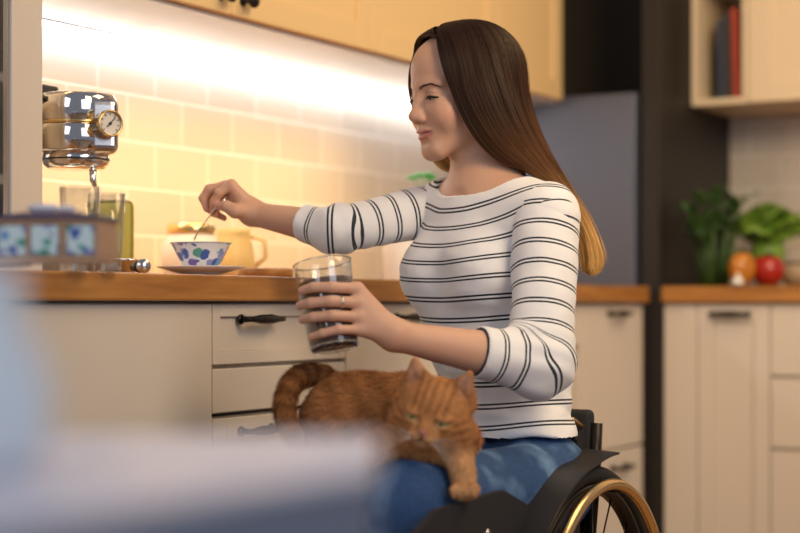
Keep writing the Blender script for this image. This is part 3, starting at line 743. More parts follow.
# left hand around the jar
JB = at(335, 350, 2.60); JT = at(322, 263, 2.625); jax = (JT-JB).normalized(); JL = (JT-JB).length
def jar_r(z): return .0385+.0068*(z/JL)
def on_jar(px, py, ang, extra):
    """point near the jar wall: height from the pixel row, angle round the axis (0 = right, 90 = towards the viewer)"""
    t_ = (350-py)/87.0; c_ = JB+jax*(JL*t_); a = math.radians(ang)
    ux = (RV-jax*RV.dot(jax)).normalized(); uy = (-FV+jax*FV.dot(jax)).normalized()
    return c_+(ux*math.cos(a)+uy*math.sin(a))*(jar_r(JL*t_)+extra)
LF = []
for (y0, y1, y2, y3, a0, a1, a2, a3, ex) in ((297, 295, 292, 292, 38, 78, 108, 132, .0085), (311, 308, 306, 305, 42, 84, 118, 146, .0085), (325, 322, 320, 319, 42, 84, 118, 146, .0085), (337, 336, 337, 338, 40, 76, 106, 132, .0075)):
    LF.append([on_jar(0, y0, a0-8, ex+.005), on_jar(0, y1, a1, ex+.0015), on_jar(0, y2, a2, ex), on_jar(0, y3, a3, ex-.0005)])
LM = [f_[0] for f_ in LF]
LTH = [at(378, 322, 2.622), on_jar(0, 312, -10, .016), on_jar(0, 300, -48, .0105), on_jar(0, 292, -82, .009)]
def lhand(P):
    d = handf(P, WL, (at(378, 326, 2.605), at(362, 318, 2.60), .0165, .014), LM, LF, LTH, (.0165, .0105, (.0090, .0093, .0090, .0078)))
    return sm(d, cone(P, EL+(WL-EL)*.35, WL, .036, .0225), .02)
# right hand pinching the spoon
RM = [at(231, 185, 3.035), at(226, 186, 3.055), at(225, 190, 3.078), at(227, 196, 3.095)]
RF = [[RM[0], at(219, 193, 3.030), at(214, 202, 3.035), at(213.5, 211, 3.040)],
      [RM[1], at(209, 189, 3.056), at(203, 198, 3.058), at(207, 209, 3.052)],
      [RM[2], at(211, 196, 3.080), at(207, 207, 3.078), at(214, 214, 3.066)],
      [RM[3], at(216, 204, 3.096), at(216, 214, 3.090), at(224, 218, 3.078)]]
RTH = [at(246, 211, 3.030), at(235, 211, 3.015), at(226, 206, 3.016), at(219.5, 206, 3.024)]
def rhand(P):
    d = handf(P, WR, (at(245, 208, 3.05), at(237, 200, 3.055), .0165, .015), RM, RF, RTH, (.0165, .0105, (.0087, .0090, .0086, .0074)))
    return sm(d, cone(P, ER+(WR-ER)*.25, WR, .031, .0205), .02)
HKL, HKR = at(410, 507, 2.47), at(322, 500, 2.56)         # knees
HPL = PEL+hips_*.085-UV_*.005+hipf*.02; HPR = PEL-hips_*.085-UV_*.005+hipf*.02
if (HPL-HPR).dot(RV) < 0: HPL, HPR = HPR, HPL
ANL, ANR = Vector((HKL.x+.01, HKL.y-.09, .15)), Vector((HKR.x, HKR.y-.09, .15))
def legsf(P, g=0.0):
    d = None
    for h_, k_, a_ in ((HPL, HKL, ANL), (HPR, HKR, ANR)):
        x = cone(P, h_, k_, .074+g, .058+g); x = sm(x, cone(P, k_, a_, .056+g, .034+g), .04); d = x if d is None else sm(d, x, .02)
    return d
def bodycore(P):
    d = sm(torsof(P)+.012, legsf(P)+.010, .02)
    d = sm(d, arm(P, SL, EL, EL.lerp(WL, .4))+.008, .008); d = sm(d, arm(P, SR, ER, ER.lerp(WR, .3))+.010, .008)
    for a_ in (ANL, ANR): d = sm(d, cone(P, a_, a_+Vector((0, -.15, -.02)), .032, .022), .03)
    return d
parts = []
def addp(f, lo, hi, h, col):
    V, F = nets(f, lo, hi, h); V = relax(V, F, 1, .4); C_ = col(V) if callable(col) else np.tile(col, (len(V), 1)); parts.append((V, F, C_))
def bb_of(pts, pad):
    a = np.array([list(p) for p in pts]); return a.min(0)-pad, a.max(0)+pad
lo, hi = bb_of([HO], .15); lo[2] = 1.02-.03; addp(skin_top, lo-np.array([.06, .06, 0]), hi+np.array([.06, .06, 0]), .0019, headcolor)
def handcol(tips):
    def f(V):
        C_ = np.tile(SKIN, (len(V), 1))
        for p in tips:
            m = np.clip(1.3-np.linalg.norm(V-V3(p), axis=1)/.014, 0, 1)[:, None]*.45; C_ = C_*(1-m)+np.array((.72, .34, .27))*m
        return C_
    return f
lo, hi = bb_of([EL.lerp(WL, .3), WL]+[p for f_ in LF for p in f_]+LTH, .04); addp(lhand, lo, hi, .0016, handcol([f_[3] for f_ in LF]+[LTH[3]]))
lo, hi = bb_of([ER.lerp(WR, .2), WR]+[p for f_ in RF for p in f_]+RTH, .04); addp(rhand, lo, hi, .0016, handcol([f_[3] for f_ in RF]+[RTH[3]]))
def core_clip(P): return np.maximum(bodycore(P), P[..., 2]-1.02)
lo, hi = bb_of([PEL, HKL, HKR, SL, SR, ER, EL, ANL, ANR], .17); lo[2] = .06; addp(core_clip, lo, hi, .009, SKIN)
Vs, Fs, Cs = [], [], []; off = 0
for V, F, C_ in parts: Vs.append(V); Fs.append(F+off); Cs.append(C_); off += len(V)
body = npmesh('body', np.concatenate(Vs), np.concatenate(Fs), M['skin'], person, np.concatenate(Cs))

# eyes, lashes, brows
def W(p): return H2W(p)
M['eye'] = mat('eye_white', (.75, .72, .70), .1, coat=.6); M['iris'] = mat('iris_brown', (.05, .03, .02), .1, coat=.8)
M['lash'] = mat('lash', (.012, .008, .006), .6); M['brow'] = mat('brow', (.045, .025, .018), .7)
def lidpt(s, u, dz, off=.0):   # on the lid sphere, u -1..1 across
    cx_, cy_, cz_, r = .031, .0695, -.003, .0150+off
    x = u*.0143; z = dz; y = math.sqrt(max(r*r-x*x-z*z, 1e-6)); return W((s*(cx_+x), cy_+y, cz_+z))
for s in (-1, 1):
    eb = B(); eb.ball(W((s*.031, .0705, -.0035)), .0130, 3); eo = eb.build('eyeball', M['eye'], person, True); B().ball(W((s*.0305, .0705+.0087, -.0035-.0032)), .0049, 3).build('iris', M['iris'], eo, True)
    lower = [lidpt(s, u, -.0016-.0016*u*u-.0008*u, .0004) for u in np.linspace(-1, 1, 15)]
    lb = B(); lb.tube(lower, [.0005+.0021*math.sin(PI*(i+1)/17) for i in range(15)], 6)
    ib = B()
    for i in range(26):
        u = -.85+1.85*i/25; p = lidpt(s, u, -.0016-.0016*u*u-.0008*u, .0004); dr = (fy*.75-uz*(.55)+lx*(s*.5*u)).normalized()
        q1 = p+dr*.0035; q2 = p+dr*(.0065+.002*max(u, 0))+uz*.0012; lb.tube([p, q1, q2], [.0003, .00022, .00005], 4)
    crease = [lidpt(s, u, .0068-.0040*u*u, .0001) for u in np.linspace(-.9, 1, 13)]
    lb.build('eyelashes', M['lash'], person, True)
    cb_ = B(); cb_.tube(crease, [.0001+.0005*math.sin(PI*(i+1)/15) for i in range(13)], 5); cb_.build('eyelid_crease', mat('lid_shade', (.36, .19, .14), .6), person, True)
    bw = B()
    for i in range(70):
        u = i/69; x = .012+.037*u; z = .0110+.0058*math.sin(min(u*1.25, 1.0)*PI*.62)-.006*max(0, u-.6)/.4+random.uniform(-.0022, .0022)*(1-u*.7)
        P_ = np.array([[x, .10, z]], np.float32)
        for _ in range(14): P_[0, 1] -= float(headf(P_)[0])*.9
        p = W((s*x, P_[0, 1]+.0003, z)); dr = (lx*(s*(.75+.25*u))+uz*(.55-.9*u)-fy*(.25+.4*u)).normalized()
        bw.tube([p, p+dr*.0035+fy*.0004, p+dr*.0068], [.00040, .00036, .0001], 4)
    bw.build('eyebrow', M['brow'], person, True)

# ---------------------------------------------------------------- hair
def crom(P, u):
    """P: list of points, u in 0..1"""
    n = len(P)-1; x = min(max(u, 0), .99999)*n; i = int(x); f = x-i
    p0, p1, p2, p3 = P[max(i-1, 0)], P[i], P[i+1], P[min(i+2, n)]
    return .5*((2*p1)+(-p0+p2)*f+(2*p0-5*p1+4*p2-p3)*f*f+(-p0+3*p1-3*p2+p3)*f*f*f)
def G(l): return [np.array(list(at(*p))) for p in l]
near = [G(l) for l in (
  [(440, 47, 2.880), (443, 62, 2.872), (449, 84, 2.852), (459, 112, 2.845), (476, 141, 2.845), (500, 164, 2.855), (530, 176, 2.885), (560, 196, 2.95), (578, 232, 2.99), (583, 262, 3.0), (584, 274, 3.0)],
  [(445, 35, 2.91), (456, 50, 2.872), (465, 80, 2.838), (477, 112, 2.832), (495, 141, 2.832), (520, 164, 2.85), (546, 180, 2.89), (568, 203, 2.95), (583, 235, 2.985), (589, 262, 2.99), (589, 276, 2.99)],
  [(456, 26, 2.93), (473, 41, 2.875), (486, 76, 2.836), (498, 110, 2.832), (514, 139, 2.84), (536, 163, 2.86), (557, 184, 2.90), (576, 208, 2.95), (590, 238, 2.975), (594, 262, 2.98), (593, 277, 2.98)],
  [(466, 22, 2.94), (488, 34, 2.895), (504, 70, 2.868), (516, 106, 2.866), (530, 137, 2.875), (548, 163, 2.895), (566, 187, 2.93), (583, 212, 2.965), (595, 240, 2.98), (599, 262, 2.985), (597, 275, 2.985)],
  [(474, 20, 2.965), (500, 30, 2.94), (517, 66, 2.925), (528, 103, 2.92), (540, 136, 2.925), (556, 164, 2.94), (572, 190, 2.965), (588, 216, 2.985), (599, 243, 2.995), (603, 262, 3.0), (600, 273, 3.0)],
  [(476, 20, 2.99), (503, 31, 3.0), (520, 66, 3.0), (530, 103, 2.985), (541, 137, 2.98), (556, 165, 2.985), (573, 192, 2.995), (589, 219, 3.01), (599, 245, 3.015), (602, 262, 3.015), (599, 272, 3.015)],
  [(470, 22, 3.01), (492, 36, 3.045), (508, 70, 3.05), (519, 106, 3.04), (532, 140, 3.03), (549, 168, 3.025), (568, 196, 3.02), (585, 222, 3.03), (595, 247, 3.03), (597, 262, 3.03), (594, 270, 3.03)])]
far = [G(l) for l in (
  [(440, 48, 2.885), (425, 49, 2.925), (413, 57, 2.965), (408, 78, 2.985), (410, 104, 3.005), (419, 130, 3.012), (428, 154, 3.01), (440, 168, 3.0), (452, 176, 2.99)],
  [(441, 39, 2.92), (427, 40, 2.965), (417, 56, 3.0), (418, 82, 3.02), (421, 106, 3.022), (428, 132, 3.022), (436, 156, 3.018), (446, 170, 3.01), (457, 178, 3.0)],
  [(452, 27, 2.965), (446, 36, 3.01), (442, 62, 3.032), (442, 88, 3.035), (445, 112, 3.03), (449, 136, 3.022), (453, 156, 3.015), (458, 172, 3.01), (466, 184, 3.0)],
  [(464, 23, 2.985), (470, 34, 3.03), (474, 66, 3.05), (476, 94, 3.048), (480, 118, 3.035), (484, 142, 3.02), (488, 160, 3.01), (492, 176, 3.0), (496, 188, 2.99)],
  [(472, 21, 3.0), (488, 36, 3.04), (498, 70, 3.05), (504, 100, 3.045), (511, 126, 3.03), (517, 148, 3.01), (523, 166, 3.0), (528, 182, 2.99), (533, 194, 2.98)])]
def sheet(gs, v, u):
    col = [crom(g_, u) for g_ in gs]; return crom(col, v)
hc = V3(H2W((0, -.02, .0)))
def hair_col(u, j):
    dark = np.array((.014, .007, .006)); mid = np.array((.095, .042, .018)); blond = np.array((.62, .37, .13))
    if u < .30: c = dark+(mid-dark)*(u/.30)*.4
    elif u < .52: c = (dark+(mid-dark)*.4)+(mid*1.5-(dark+(mid-dark)*.4))*((u-.30)/.22)
    else: c = mid*1.5+(blond-mid*1.5)*min((u-.52)/.28, 1)
    return np.clip(c*j, 0, 1)
M['hair'] = attr_mat('hair', rough=.42, spec=.20)
def smth(a, n=2):
    for _ in range(n): a[:, 1:-1] = a[:, 1:-1]*.5+(a[:, :-2]+a[:, 2:])*.25
    return a
def grad(f, q, d, e=.002):
    g_ = np.stack([f(q+np.array(o_, np.float32))-d for o_ in ((e, 0, 0), (0, e, 0), (0, 0, e))], -1); return g_/np.maximum(np.linalg.norm(g_, axis=-1, keepdims=True), 1e-6)
def scalpf(q):
    A = q.copy(); A[..., 0] = np.abs(A[..., 0])
    d = ell(A, (0, -.020, .034), (.076, .089, .081)); d = sm(d, ell(A, (0, .034, .046), (.057, .054, .052)), .03); return sm(d, ell(A, (0, .02, -.02), (.062, .06, .085)), .03)
def pushout(Vh, tgt):
    """keeps hair off the scalp and shoulders"""
    Vh = np.asarray(Vh, np.float32).copy()
    for _ in range(2):
        q = (Vh-HOn)@HM; d = scalpf(q); q = q+grad(scalpf, q, d)*np.clip(tgt-d, 0, .06)[..., None]; Vh = (q@HM.T)+HOn
    d = torsof(Vh); return Vh+grad(torsof, Vh, d)*np.clip(tgt*.6+.004-d, 0, .03)[..., None]
NS = 44
def grow(gs, count, isfar):
    P = np.zeros((count, NS+1, 3)); C_ = np.zeros((count, NS+1, 3)); tg = np.zeros((count, NS+1), np.float32)
    for s in range(count):
        v = random.random(); lay = random.random()**1.5; end = 1-abs(random.gauss(0, .05 if isfar else .035))
        wv = random.uniform(0, 6.28); am = random.uniform(.000, .0020); j = random.uniform(.60, 1.55); fz = random.gauss(0, .012)
        for i in range(NS+1):
            u = i/NS*end; p = sheet(gs, min(max(v+fz*u*2, 0), 1), u)
            inw = hc-p; inw = inw/(np.linalg.norm(inw)+1e-9)
            P[s, i] = p+inw*lay*.010*min(1, u*4)+np.array([math.sin(u*11+wv), math.cos(u*9+wv), math.sin(u*7+wv*2)])*am*u
            C_[s, i] = hair_col(u*(.95 if isfar else 1), j)
            tg[s, i] = .0055+.0055*(1-lay)+.003*math.sin(min(u*6, 1.5))
    for _ in range(2): P = smth(pushout(P, tg).astype(float), 3)
    return pushout(P, tg*.8), C_
def tubes(P, C_, r):
    n, m, _ = P.shape; T = np.empty_like(P); T[:, 1:-1] = P[:, 2:]-P[:, :-2]; T[:, 0] = P[:, 1]-P[:, 0]; T[:, -1] = P[:, -1]-P[:, -2]
    T /= np.linalg.norm(T, axis=-1, keepdims=True)+1e-9; O_ = P-hc; a = np.cross(T, O_); a /= np.linalg.norm(a, axis=-1, keepdims=True)+1e-9; b_ = np.cross(T, a)
    tp = np.ones(m); tp[-1] = .1; tp[-2] = .5; tp[-3] = .8; rr = (r[:, None]*tp[None])[..., None]
    V = np.stack([P+(a*math.cos(k*2.094+.52)+b_*math.sin(k*2.094+.52))*rr for k in range(3)], 2).reshape(-1, 3)
    I = (np.arange(n)[:, None]*m+np.arange(m-1)[None]).reshape(-1)*3
    F = np.concatenate([np.stack([I+k, I+(k+1) % 3, I+(k+1) % 3+3, I+k+3], 1) for k in range(3)])
    return V, F, np.repeat(C_.reshape(-1, 3), 3, 0)
HP = []
P, C_ = grow(near, 2300, False); HP.append(tubes(P, C_, RNG.uniform(.0005, .00095, len(P))))
P, C_ = grow(far, 1000, True); HP.append(tubes(P, C_, RNG.uniform(.0005, .0009, len(P))))
P, C_ = grow(near, 90, False); O_ = P-hc; O_ /= np.linalg.norm(O_, axis=-1, keepdims=True); uu = np.linspace(0, 1, NS+1)[None, :, None]
P = P+O_*.004*np.sin(uu*3)+RNG.normal(0, .006, (90, 1, 3))*uu**2; HP.append(tubes(P, C_*1.2, np.full(90, .00026)))
off = 0; a1_, a2_, a3_ = [], [], []
for V, F, C_ in HP: a1_.append(V); a2_.append(F+off); a3_.append(C_); off += len(V)
npmesh('hair', np.concatenate(a1_), np.concatenate(a2_), M['hair'], person, np.clip(np.concatenate(a3_), 0, 1))
# under-layer so no scalp shows through
UVt, UFt, UC = [], [], []
def under(gs, isfar):
    nu, nv = 40, 30; base = len(UVt)
    for i in range(nu+1):
        for j in range(nv+1):
            u = i/nu*.975; p = sheet(gs, j/nv, u); inw = hc-p; inw = inw/np.linalg.norm(inw); d_ = .0075*min(1, u*6)
            if u > .9: d_ = .006
            UVt.append(p+inw*d_); UC.append(hair_col(u*.98 if not isfar else u*.9, .8))
    for i in range(nu):
        for j in range(nv): a = base+i*(nv+1)+j; UFt.append((a, a+1, a+nv+2, a+nv+1))
under(near, False); under(far, True)
uo = npmesh('hair_underlayer', pushout(np.array(UVt), np.full(len(UVt), .0050, np.float32)), UFt, M['hair'], person, np.array(UC)); s_ = uo.modifiers.new('s', 'SOLIDIFY'); s_.thickness = .003; s_.offset = 0

# ---------------------------------------------------------------- striped top
def stripe_mat():
    m = bpy.data.materials.new('striped_jersey'); m.use_nodes = True
    n = m.node_tree.nodes; L = m.node_tree.links; b = n['Principled BSDF']; b.inputs['Roughness'].default_value = .85; b.inputs['Sheen Weight'].default_value = .25
    a = n.new('ShaderNodeAttribute'); a.attribute_name = 'stripe'
    def mth(op, x, y=None):
        k = n.new('ShaderNodeMath'); k.operation = op
        for i, v_ in enumerate((x, y)):
            if v_ is None: continue
            if isinstance(v_, (int, float)): k.inputs[i].default_value = v_
            else: L.new(v_, k.inputs[i])
        return k.outputs[0]
    fr = mth('FRACT', mth('MULTIPLY', mth('ADD', a.outputs['Fac'], 10.0), 1/.0350))
    def band(c, hw): return mth('LESS_THAN', mth('ABSOLUTE', mth('SUBTRACT', fr, c)), hw)
    k = mth('MAXIMUM', band(.41, .045), band(.59, .045))
    mx = n.new('ShaderNodeMixRGB'); mx.inputs[1].default_value = (.80, .80, .82, 1); mx.inputs[2].default_value = (.012, .022, .035, 1); L.new(k, mx.inputs[0])
    L.new(mx.outputs[0], b.inputs['Base Color'])
    tc = n.new('ShaderNodeTexCoord'); nz = n.new('ShaderNodeTexNoise'); nz.inputs['Scale'].default_value = 28; nz.inputs['Detail'].default_value = 2; L.new(tc.outputs['Object'], nz.inputs['Vector'])
    bp = n.new('ShaderNodeBump'); bp.inputs['Strength'].default_value = .35; bp.inputs['Distance'].default_value = .006; L.new(nz.outputs['Fac'], bp.inputs['Height']); L.new(bp.outputs[0], b.inputs['Normal'])
    return m
M['shirt'] = stripe_mat()
def wrink(P):
    q = P.copy(); q[..., 2] *= 2.2; z = P[..., 2]
    amt = .006+.012*np.clip((.80-z)/.12, 0, 1)
    return (vnoise(q, 13, 1)-.5)*amt+(vnoise(q, 28, 2)-.5)*amt*.4
NKC = NB+UV_*.040+ft*.022
def neckcut(P):   # boat neckline
    return ell(P, NKC, (.098, .078, .074), TB)
def shirt_t(P):
    d = torsof(P)-.0045+wrink(P)
    d = np.minimum(d, ell(P, PEL+UV_*.060, (.140, .103, .09), HB)-.006+wrink(P))
    d = smx(d, -(neckcut(P)), .004)
    hem = .628+.006*np.sin(P[..., 0]*40)
    d = smx(d, hem-P[..., 2], .010)
    return d
def tstripe(V):
    q = (V-V3(CHE))@TB; lat = q[:, 0]; fwd = q[:, 1]; z = V[:, 2]
    k = .010+.024*np.clip((z-.88)/.12, 0, 1); front = np.clip(fwd/.08, -1, 1)*.5+.5
    return z+k*(1-(lat/.15)**2)*front+.006*np.clip((.8-z)/.1, 0, 1)*np.sin(lat*14)
lo, hi = bb_of([PEL, WST, SL, SR, CHE+ft*.05], .15); lo[2] = .63; hi[2] = 1.10
V, F = nets(shirt_t, lo, hi, .0036); V = relax(V, F, 2, .4)
top = npmesh('striped_top', V, F, M['shirt'], person, None, tstripe(V))
def sleeve(S_, E_, W_, t_end, r, name, lab):
    Cf = E_+(W_-E_)*t_end; ax2 = V3((W_-E_).normalized())
    ax1 = V3((E_-S_).normalized()); L1 = (E_-S_).length
    sp_ = S_.lerp(NB, .10)+UV_*.0
    def f(P):
        q = P*1.0
        wr = (vnoise(q, 20, 3)-.5)*.006+(vnoise(q, 45, 4)-.5)*.002
        fold = .003*np.exp(-(np.linalg.norm(P-V3(E_), axis=-1)/.07)**2)*np.sin(((P-V3(E_))@ax1)*180)
        d = cone(P, sp_, E_, r[0], r[1])
        m_ = E_+(W_-E_)*(t_end+.25)
        d = sm(d, cone(P, E_, m_, r[1]*.97, r[2]), .028)+wr+fold
        end = (P-V3(Cf))@ax2
        d = smx(d, end, .003)
        inner = cone(P, E_+(W_-E_)*t_end*.6, m_, r[2]-.003+.004, r[2]-.004); 
        return d
    lo, hi = bb_of([S_, sp_, E_, Cf], .075); V, F = nets(f, lo, hi, .0032); V = relax(V, F, 2, .4)
    a1 = (V-V3(S_))@ax1; a2 = (V-V3(E_))@ax2
    w2 = np.clip(.5+(cone(V, S_, E_, 0, 0)-cone(V, E_, W_, 0, 0))/.03, 0, 1); w2 = w2*w2*(3-2*w2)
    s2 = L1+a2; st = a1*(1-w2)+s2*w2
    o = npmesh(name, V, F, M['shirt'], top, None, st); o['label'] = lab; return o
sleeve(SL, EL, WL, .45, (.0560, .0500, .0385), 'sleeve', 'striped three-quarter sleeve of the arm nearest the viewer')
sleeve(SR, ER, WR, .40, (.0490, .0365, .0320), 'sleeve', 'striped three-quarter sleeve of the outstretched arm')
# ---------------------------------------------------------------- jeans
def jeansf(P):
    d = sm(ell(P, PEL, (.153, .113, .112), HB), legsf(P, .004), .035)
    wr = (vnoise(P*np.array([1, 1, 1.0]), 18, 5)-.5)*.010+(vnoise(P, 40, 6)-.5)*.003
    d = d+wr
    d = smx(d, P[..., 2]-.66, .006)
    return d
lo, hi = bb_of([PEL, HKL, HKR, ANL, ANR], .16); lo[2] = .17; hi[2] = .73
V, F = nets(jeansf, lo, hi, .0055); V = relax(V, F, 2, .4)
nv_ = vnoise(V, 16, 9)*.6+vnoise(V, 50, 10)*.4; nv2 = vnoise(V, 300, 11)
topf = np.clip((nv_-.45)*3.2, 0, 1)[:, None]
C_ = np.array((.028, .075, .19))*(1-topf)+np.array((.13, .24, .42))*topf; C_ = C_*(.8+.4*nv2[:, None])
M['denim'] = attr_mat('denim', rough=.85, bump=.4, bscale=500)
npmesh('jeans', V, F, M['denim'], person, C_)
for a_ in (ANL, ANR):
    bb = B(); bb.tube([a_+Vector((0, .05, -.055)), a_+Vector((0, -.02, -.058)), a_+Vector((0, -.10, -.065)), a_+Vector((0, -.17, -.07)), a_+Vector((0, -.20, -.072))], [.028, .042, .040, .035, .018], 16); bb.build('shoe', M['white'], person, True)
# ring
p = LF[1][0].lerp(LF[1][1], .62); dd = (LF[1][1]-LF[1][0]).normalized(); ax_ = dd.orthogonal().normalized(); ay_ = dd.cross(ax_)
t = thing('finger_ring', 'thin silver ring on the middle finger of the hand holding the jar', 'ring', p)
B().tube([p+(ax_*math.cos(k*PI/16)+ay_*math.sin(k*PI/16))*.0098 for k in range(32)], .0013, 8, closed=True).build('band', M['chrome'], t, True)
B().ball(p+(at(300, 300, 2.0)-at(300, 300, 3.0)).normalized()*.0108, .0022, 2).build('stone', M['glass'], t, True)
# necklace chain
# ---------------------------------------------------------------- spoon
t = thing('teaspoon', 'silver teaspoon held between thumb and fingers above the teacup', 'spoon', at(213, 210, 3.03))
b = B(); b.tube([at(232, 191, 3.045), at(222, 202, 3.030), at(213, 211, 3.032), at(206, 221, 3.04), at(198, 231, 3.05), at(194, 240, 3.055)], [.0022, .0020, .0015, .0013, .0013, .0016], 8); b.build('handle', M['chrome'], t, True)
b = B(); b.ball(at(192, 252, 3.055), (.009, .009, .015), 2); b.build('spoon_bowl', M['chrome'], t, True)

# ---------------------------------------------------------------- jar
t = thing('glass_jar', 'clear glass jar of ground coffee held tilted in the woman\'s hand', 'jar', JB)
pr = [(0, 0), (jar_r(0)-.004, 0), (jar_r(0)-.001, .003), (jar_r(0), .008)]+[(jar_r(JL*k/8), JL*k/8) for k in range(1, 8)]+[(jar_r(JL), JL), (jar_r(JL)-.0015, JL+.0012), (jar_r(JL)-.0018, JL)]
pr += [(jar_r(JL*k/8)-.0018, JL*k/8) for k in range(7, 0, -1)]+[(jar_r(0)-.004, .012), (0, .010)]
B().lathe(pr, JB, jax, 72).build('glass_wall', M['glass'], t, True)
B().tube([JB+jax*JL+(jax.orthogonal().normalized()*math.cos(k*PI/36)+jax.cross(jax.orthogonal().normalized())*math.sin(k*PI/36))*(jar_r(JL)-.0009) for k in range(72)], .0014, 8, closed=True).build('rim', M['rimglass'], t, True)
B().lathe([(0, .0005), (jar_r(0)-.005, .0005), (jar_r(0)-.0025, .004), (jar_r(0)-.0025, .0095), (0, .0095)], JB, jax, 64).build('thick_base', M['rimglass'], t, True)
cf = [(0, .0103), (jar_r(0)-.0025, .0105)]+[(jar_r(JL*k/16)-.00182, JL*k/16) for k in range(2, 13)]+[(jar_r(JL*.78)-.00182, JL*.78), (.03, JL*.79), (0, JL*.80)]
B().lathe(cf, JB, jax, 64).build('coffee', M['coffee'], t, True)

# ================================================================ CAT
cfd = (-RV*.26-UV_*.30-FV*.90).normalized(); cup_ = UV_*math.cos(.24)+RV*math.sin(.24); cxx = (cup_-cfd*cup_.dot(cfd)).normalized()
cz_ = cxx; cx_ = cfd.cross(cz_).normalized()
if cx_.dot(RV) < 0: cx_ = -cx_
CM = np.array([list(cx_), list(cfd), list(cz_)], np.float32).T; CO = at(434, 411, 2.46); COn = V3(CO)
def C2W(p): return CO+cx_*p[0]+cfd*p[1]+cz_*p[2]
def catheadf(q):
    A = q.copy(); A[..., 0] = np.abs(A[..., 0])
    d = ell(A, (0, -.004, .002), (.053, .050, .045))
    d = sm(d, ell(A, (.033, .010, -.018), (.028, .027, .023)), .016)
    d = sm(d, ell(A, (0, .040, -.015), (.021, .018, .014)), .012)
    d = sm(d, ell(A, (.0095, .050, -.019), (.0115, .011, .009)), .006)
    d = sm(d, ell(A, (0, .045, -.030), (.011, .011, .008)), .006)
    d = sm(d, cone(A, (0, .034, .014), (0, .056, -.009), .011, .0062), .010)
    d = smx(d, -ell(A, (.0215, .050, .004), (.0115, .012, .0065)), .006)
    d = sm(d, ell(A, (.0215, .0385, .0095), (.013, .010, .006)), .005)      # brow / upper lid
    d = sm(d, ell(A, (.0215, .0375, -.0035), (.012, .009, .005)), .005)     # lower lid
    ear = None
    for k, (x0, z0, x1, z1, r0, r1) in enumerate(((.016, .032, .040, .069, .013, .003), (.048, .018, .042, .069, .011, .003), (.033, .026, .041, .064, .015, .005))):
        c_ = cone(A, (x0, -.008, z0), (x1, -.004, z1), r0, r1); ear = c_ if ear is None else sm(ear, c_, .006)
    ear = smx(ear, -cone(A, (.033, .009, .036), (.040, .006, .058), .0130, .0035), .003)
    return sm(d, ear, .006)
TAIL = [at(340, 392, 2.66), at(324, 378, 2.65), at(306, 375, 2.63), at(292, 384, 2.60), at(285, 403, 2.58), at(287, 423, 2.565), at(295, 437, 2.555)]
TAIL = [Vector(crom([np.array(list(p)) for p in TAIL], k/18)) for k in range(19)]
def catbody(P):
    d = ell(P, at(364, 416, 2.62), (.088, .085, .060), basis(RV, FV, UV_))
    d = sm(d, sph(P, at(338, 424, 2.60), .052), .03)                        # haunch
    d = sm(d, cone(P, at(354, 411, 2.62), at(404, 412, 2.56), .052, .048), .03)
    d = sm(d, cone(P, at(404, 412, 2.55), at(428, 428, 2.50), .052, .044), .03)
    d = sm(d, ell(P, at(432, 440, 2.485), (.066, .050, .034), basis(RV, FV, UV_)), .025)
    d = sm(d, cone(P, at(455, 438, 2.475), at(463, 474, 2.435), .027, .0170), .02)
    d = sm(d, cone(P, at(463, 474, 2.435), at(465, 488, 2.425), .0165, .0165), .008)
    for k in (-1.5, -.5, .5, 1.5): d = sm(d, ell(P, at(465+k*6.2, 492-abs(k)*1.2, 2.410), (.0068, .011, .0092)), .004)
    d = sm(d, cone(P, at(404, 438, 2.50), at(372, 448, 2.455), .030, .020), .02)
    d = sm(d, cone(P, at(372, 448, 2.455), at(348, 462, 2.43), .019, .016), .01)
    for k in (-1, 0, 1): d = sm(d, ell(P, at(343+k*2, 464+k*5, 2.425), (.010, .008, .007)), .004)
    for i in range(len(TAIL)-1):
        r0 = .0165-.00014*i; d = sm(d, cone(P, TAIL[i], TAIL[i+1], r0, r0-.00014), .004)
    return d
def catf(P):
    q = (P-COn)@CM
    return sm(catheadf(q), catbody(P), .018)
lo, hi = bb_of([CO, at(300, 370, 2.6), at(350, 400, 2.66)]+TAIL+[at(465, 495, 2.42), at(340, 470, 2.42)], .085)
V, F = nets(catf, lo, hi, .0022); V = relax(V, F, 1, .4)
